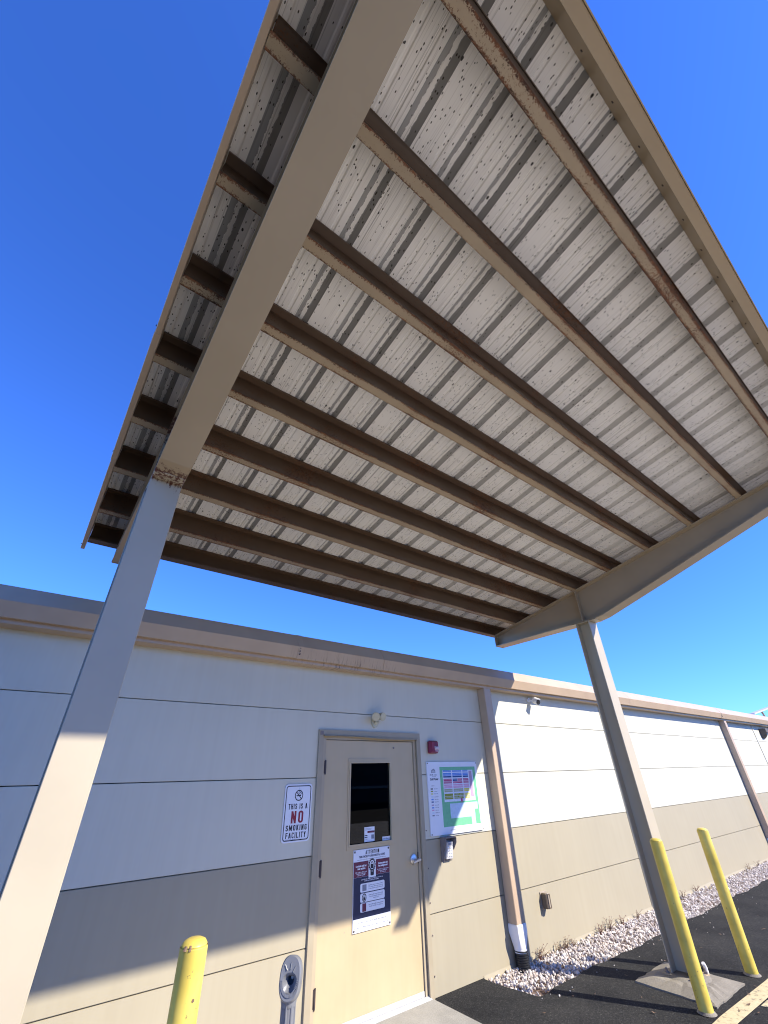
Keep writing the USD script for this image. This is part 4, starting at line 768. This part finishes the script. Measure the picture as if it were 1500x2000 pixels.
# downspouts
def spout(x0, label, full):
    t = thing("downspout", label, "downspout", (x0 + .0725, -.065, 0))
    zb = .29
    obj("pipe", cbx(x0, x0 + .145, -.132, -.004, zb, 2.84, .006), M["trim"], t)
    for zz in (2.70, 1.45):
        obj("strap", [bx(x0 - .0015, x0 + .1465, -.1335, -.1322, zz, zz + .03), bx(x0 - .0015, x0 - .0002, -.133, -.003, zz, zz + .03), bx(x0 + .1452, x0 + .1465, -.133, -.003, zz, zz + .03)], M["trim"], t)
    if full:
        a = cbx(x0 - .008, x0 + .153, -.14, -.004, .255, .335, .005).vertices
        cz = np.array([[x0 + .0725 + .072 * math.cos(q), -.074 + .066 * math.sin(q), .135] for q in np.linspace(0, 6.283, 33)[:-1]])
        ad = obj("pvc_adapter", [cbx(x0 - .008, x0 + .153, -.14, -.004, .255, .335, .005), trimesh.convex.convex_hull(np.vstack([a[a[:, 2] < .265], cz])), tube((x0 + .0725, -.074, .095), (x0 + .0725, -.074, .136), .070, n=32)], M["pvc"], t, smooth=30)
        obj("screw", tube((x0 + .05, -.139, .315), (x0 + .05, -.143, .315), .006, n=8), M["dark_metal"], ad)
        prof_ = []
        for i in range(11): z_ = .125 - i * .0185; prof_ += [(.066, z_), (.074, z_ - .004), (.074, z_ - .011), (.066, z_ - .0145)]
        obj("corrugated_drain", lathe([(.05, .126)] + prof_ + [(.06, -.1)], 32, (x0 + .0725, -.078, 0)), M["drain_pipe"], t, smooth=50)
    return t
spout(5.000, "tan square downspout with white adapter and black corrugated drain beside the map board", True)
spout(14.545, "tan square downspout on the far right stretch of wall", True)

# dark wall light at the far right and rails on the roof behind
wl = thing("wall_light", "dark box wall light under the eave at the far right edge", "lamp", (17.95, 0, 2.5))
obj("housing", trimesh.convex.convex_hull(np.vstack([cbx(17.78, 18.06, -.03, -.002, 2.46, 2.72, .008).vertices, cbx(17.80, 18.04, -.17, -.03, 2.60, 2.72, .01).vertices])), M["outlet_dark"], wl)
obj("shade_lens", cbx(17.82, 18.02, -.150, -.05, 2.545, 2.585, .006), M["cap_lens"], wl)
rp = thing("roof_rail", "thin pale metal rail rising over the roof at the far right", "rail", (23, 1, 3.2))
obj("rail", trimesh.convex.convex_hull(np.vstack([cbx(22.0, 22.05, .9, 1.1, 3.425, 3.465, .004).vertices, cbx(26.0, 26.05, .9, 1.1, 3.98, 4.02, .004).vertices])), M["aluminium"], rp)
obj("strut", tube((23.5, 1.0, 3.62), (23.85, 1.0, 3.12), .035, n=12), M["frame"], rp)
obj("strut", tube((25.4, 1.0, 3.90), (25.6, 1.0, 3.12), .035, n=12), M["frame"], rp)

# ------------------------------------------------------------------ dry weeds at the foot of the wall
def weed(x, y, h, n, mat, label):
    t = thing("weed", label, "weed", (x, y, -.03), group="dry weeds along the foot of the wall")
    st_m, lv = [], []
    for _ in range(int(n * 1.6)):
        a = rng.uniform(0, 6.28); lean = rng.uniform(.1, .9); hh = h * rng.uniform(.5, 1.1); p = np.array([x + rng.uniform(-.03, .03), y + rng.uniform(-.02, .01), -.03])
        for k in range(4):
            q = p + np.array([math.cos(a) * lean * hh * .25 * (k + 1) * .5, math.sin(a) * lean * hh * .25 * (k + 1) * .3 - .004, hh * .25 * (1 - .12 * k * lean)])
            st_m.append(tube(p, q, .0022 * (1 - .15 * k), n=5, cap=False))
            for _l in range(2):
                b_ = rng.uniform(0, 6.28); ln = rng.uniform(.012, .026); u = np.array([math.cos(b_), math.sin(b_) * .7, rng.uniform(-.4, .6)]); w = np.cross(u, [0, 0, 1.0]); w /= np.linalg.norm(w)
                lv.append(trimesh.Trimesh([q, q + u * ln * .5 + w * ln * .28, q + u * ln, q + u * ln * .5 - w * ln * .28], [[0, 1, 2], [0, 2, 3]], process=False))
            p = q
    obj("stem", st_m, mat, t); obj("leaves", lv, mat, t)
for x, h, n, mk, lab in ((5.40, .17, 6, "weed_red", "dry brown weed right beside the black drain pipe"), (5.47, .10, 5, "weed", "small dry weed between the drain pipe and the outlet cover"), (5.78, .12, 7, "weed", "dry weed on the gravel below the outlet cover"),
                   (5.93, .15, 8, "weed", "bushy dry weed just right of the outlet cover"), (6.10, .09, 5, "weed", "low dry weed second right of the outlet cover"), (6.75, .14, 8, "weed_red", "reddish dry weed midway between outlet cover and canopy post"),
                   (6.98, .16, 7, "weed", "taller dry weed left of the canopy post"), (7.3, .13, 6, "weed_red", "thin reddish weed near the canopy post"), (7.75, .12, 5, "weed", "dry weed close behind the canopy post"), (9.35, .13, 6, "weed", "dry weed between the two right bollards, nearest the post"),
                   (9.9, .12, 6, "weed_red", "reddish weed between the two right bollards, farther along"), (12.6, .14, 6, "weed", "dry weed at the wall right of the last bollard"), (13.2, .12, 6, "weed", "farthest dry weed at the wall near the right edge")):
    weed(x, -.045, h * .8, n, M[mk], lab)

# ------------------------------------------------------------------ what the door glass mirrors: the building across the drive
ob = thing("opposite_building", "long low dark building across the drive, seen mirrored in the door glass", "building", (5, -26, 0))
obj("wall", bx(-25, 45, -27, -26, -.1, 4.6), M["dark_wall"], ob)
obj("kerb_band", bx(-25, 45, -25.99, -25.9, .9, 1.05), M["concrete"], ob)
obj("parapet", bx(-25, 45, -27.1, -25.85, 4.6, 4.75), M["dark_wall"], ob)
for k in range(8): obj("roller_door", cbx(-20 + k * 7.5, -16.6 + k * 7.5, -25.99, -25.95, 1.1, 3.6, .01), M["dark_metal"], ob)
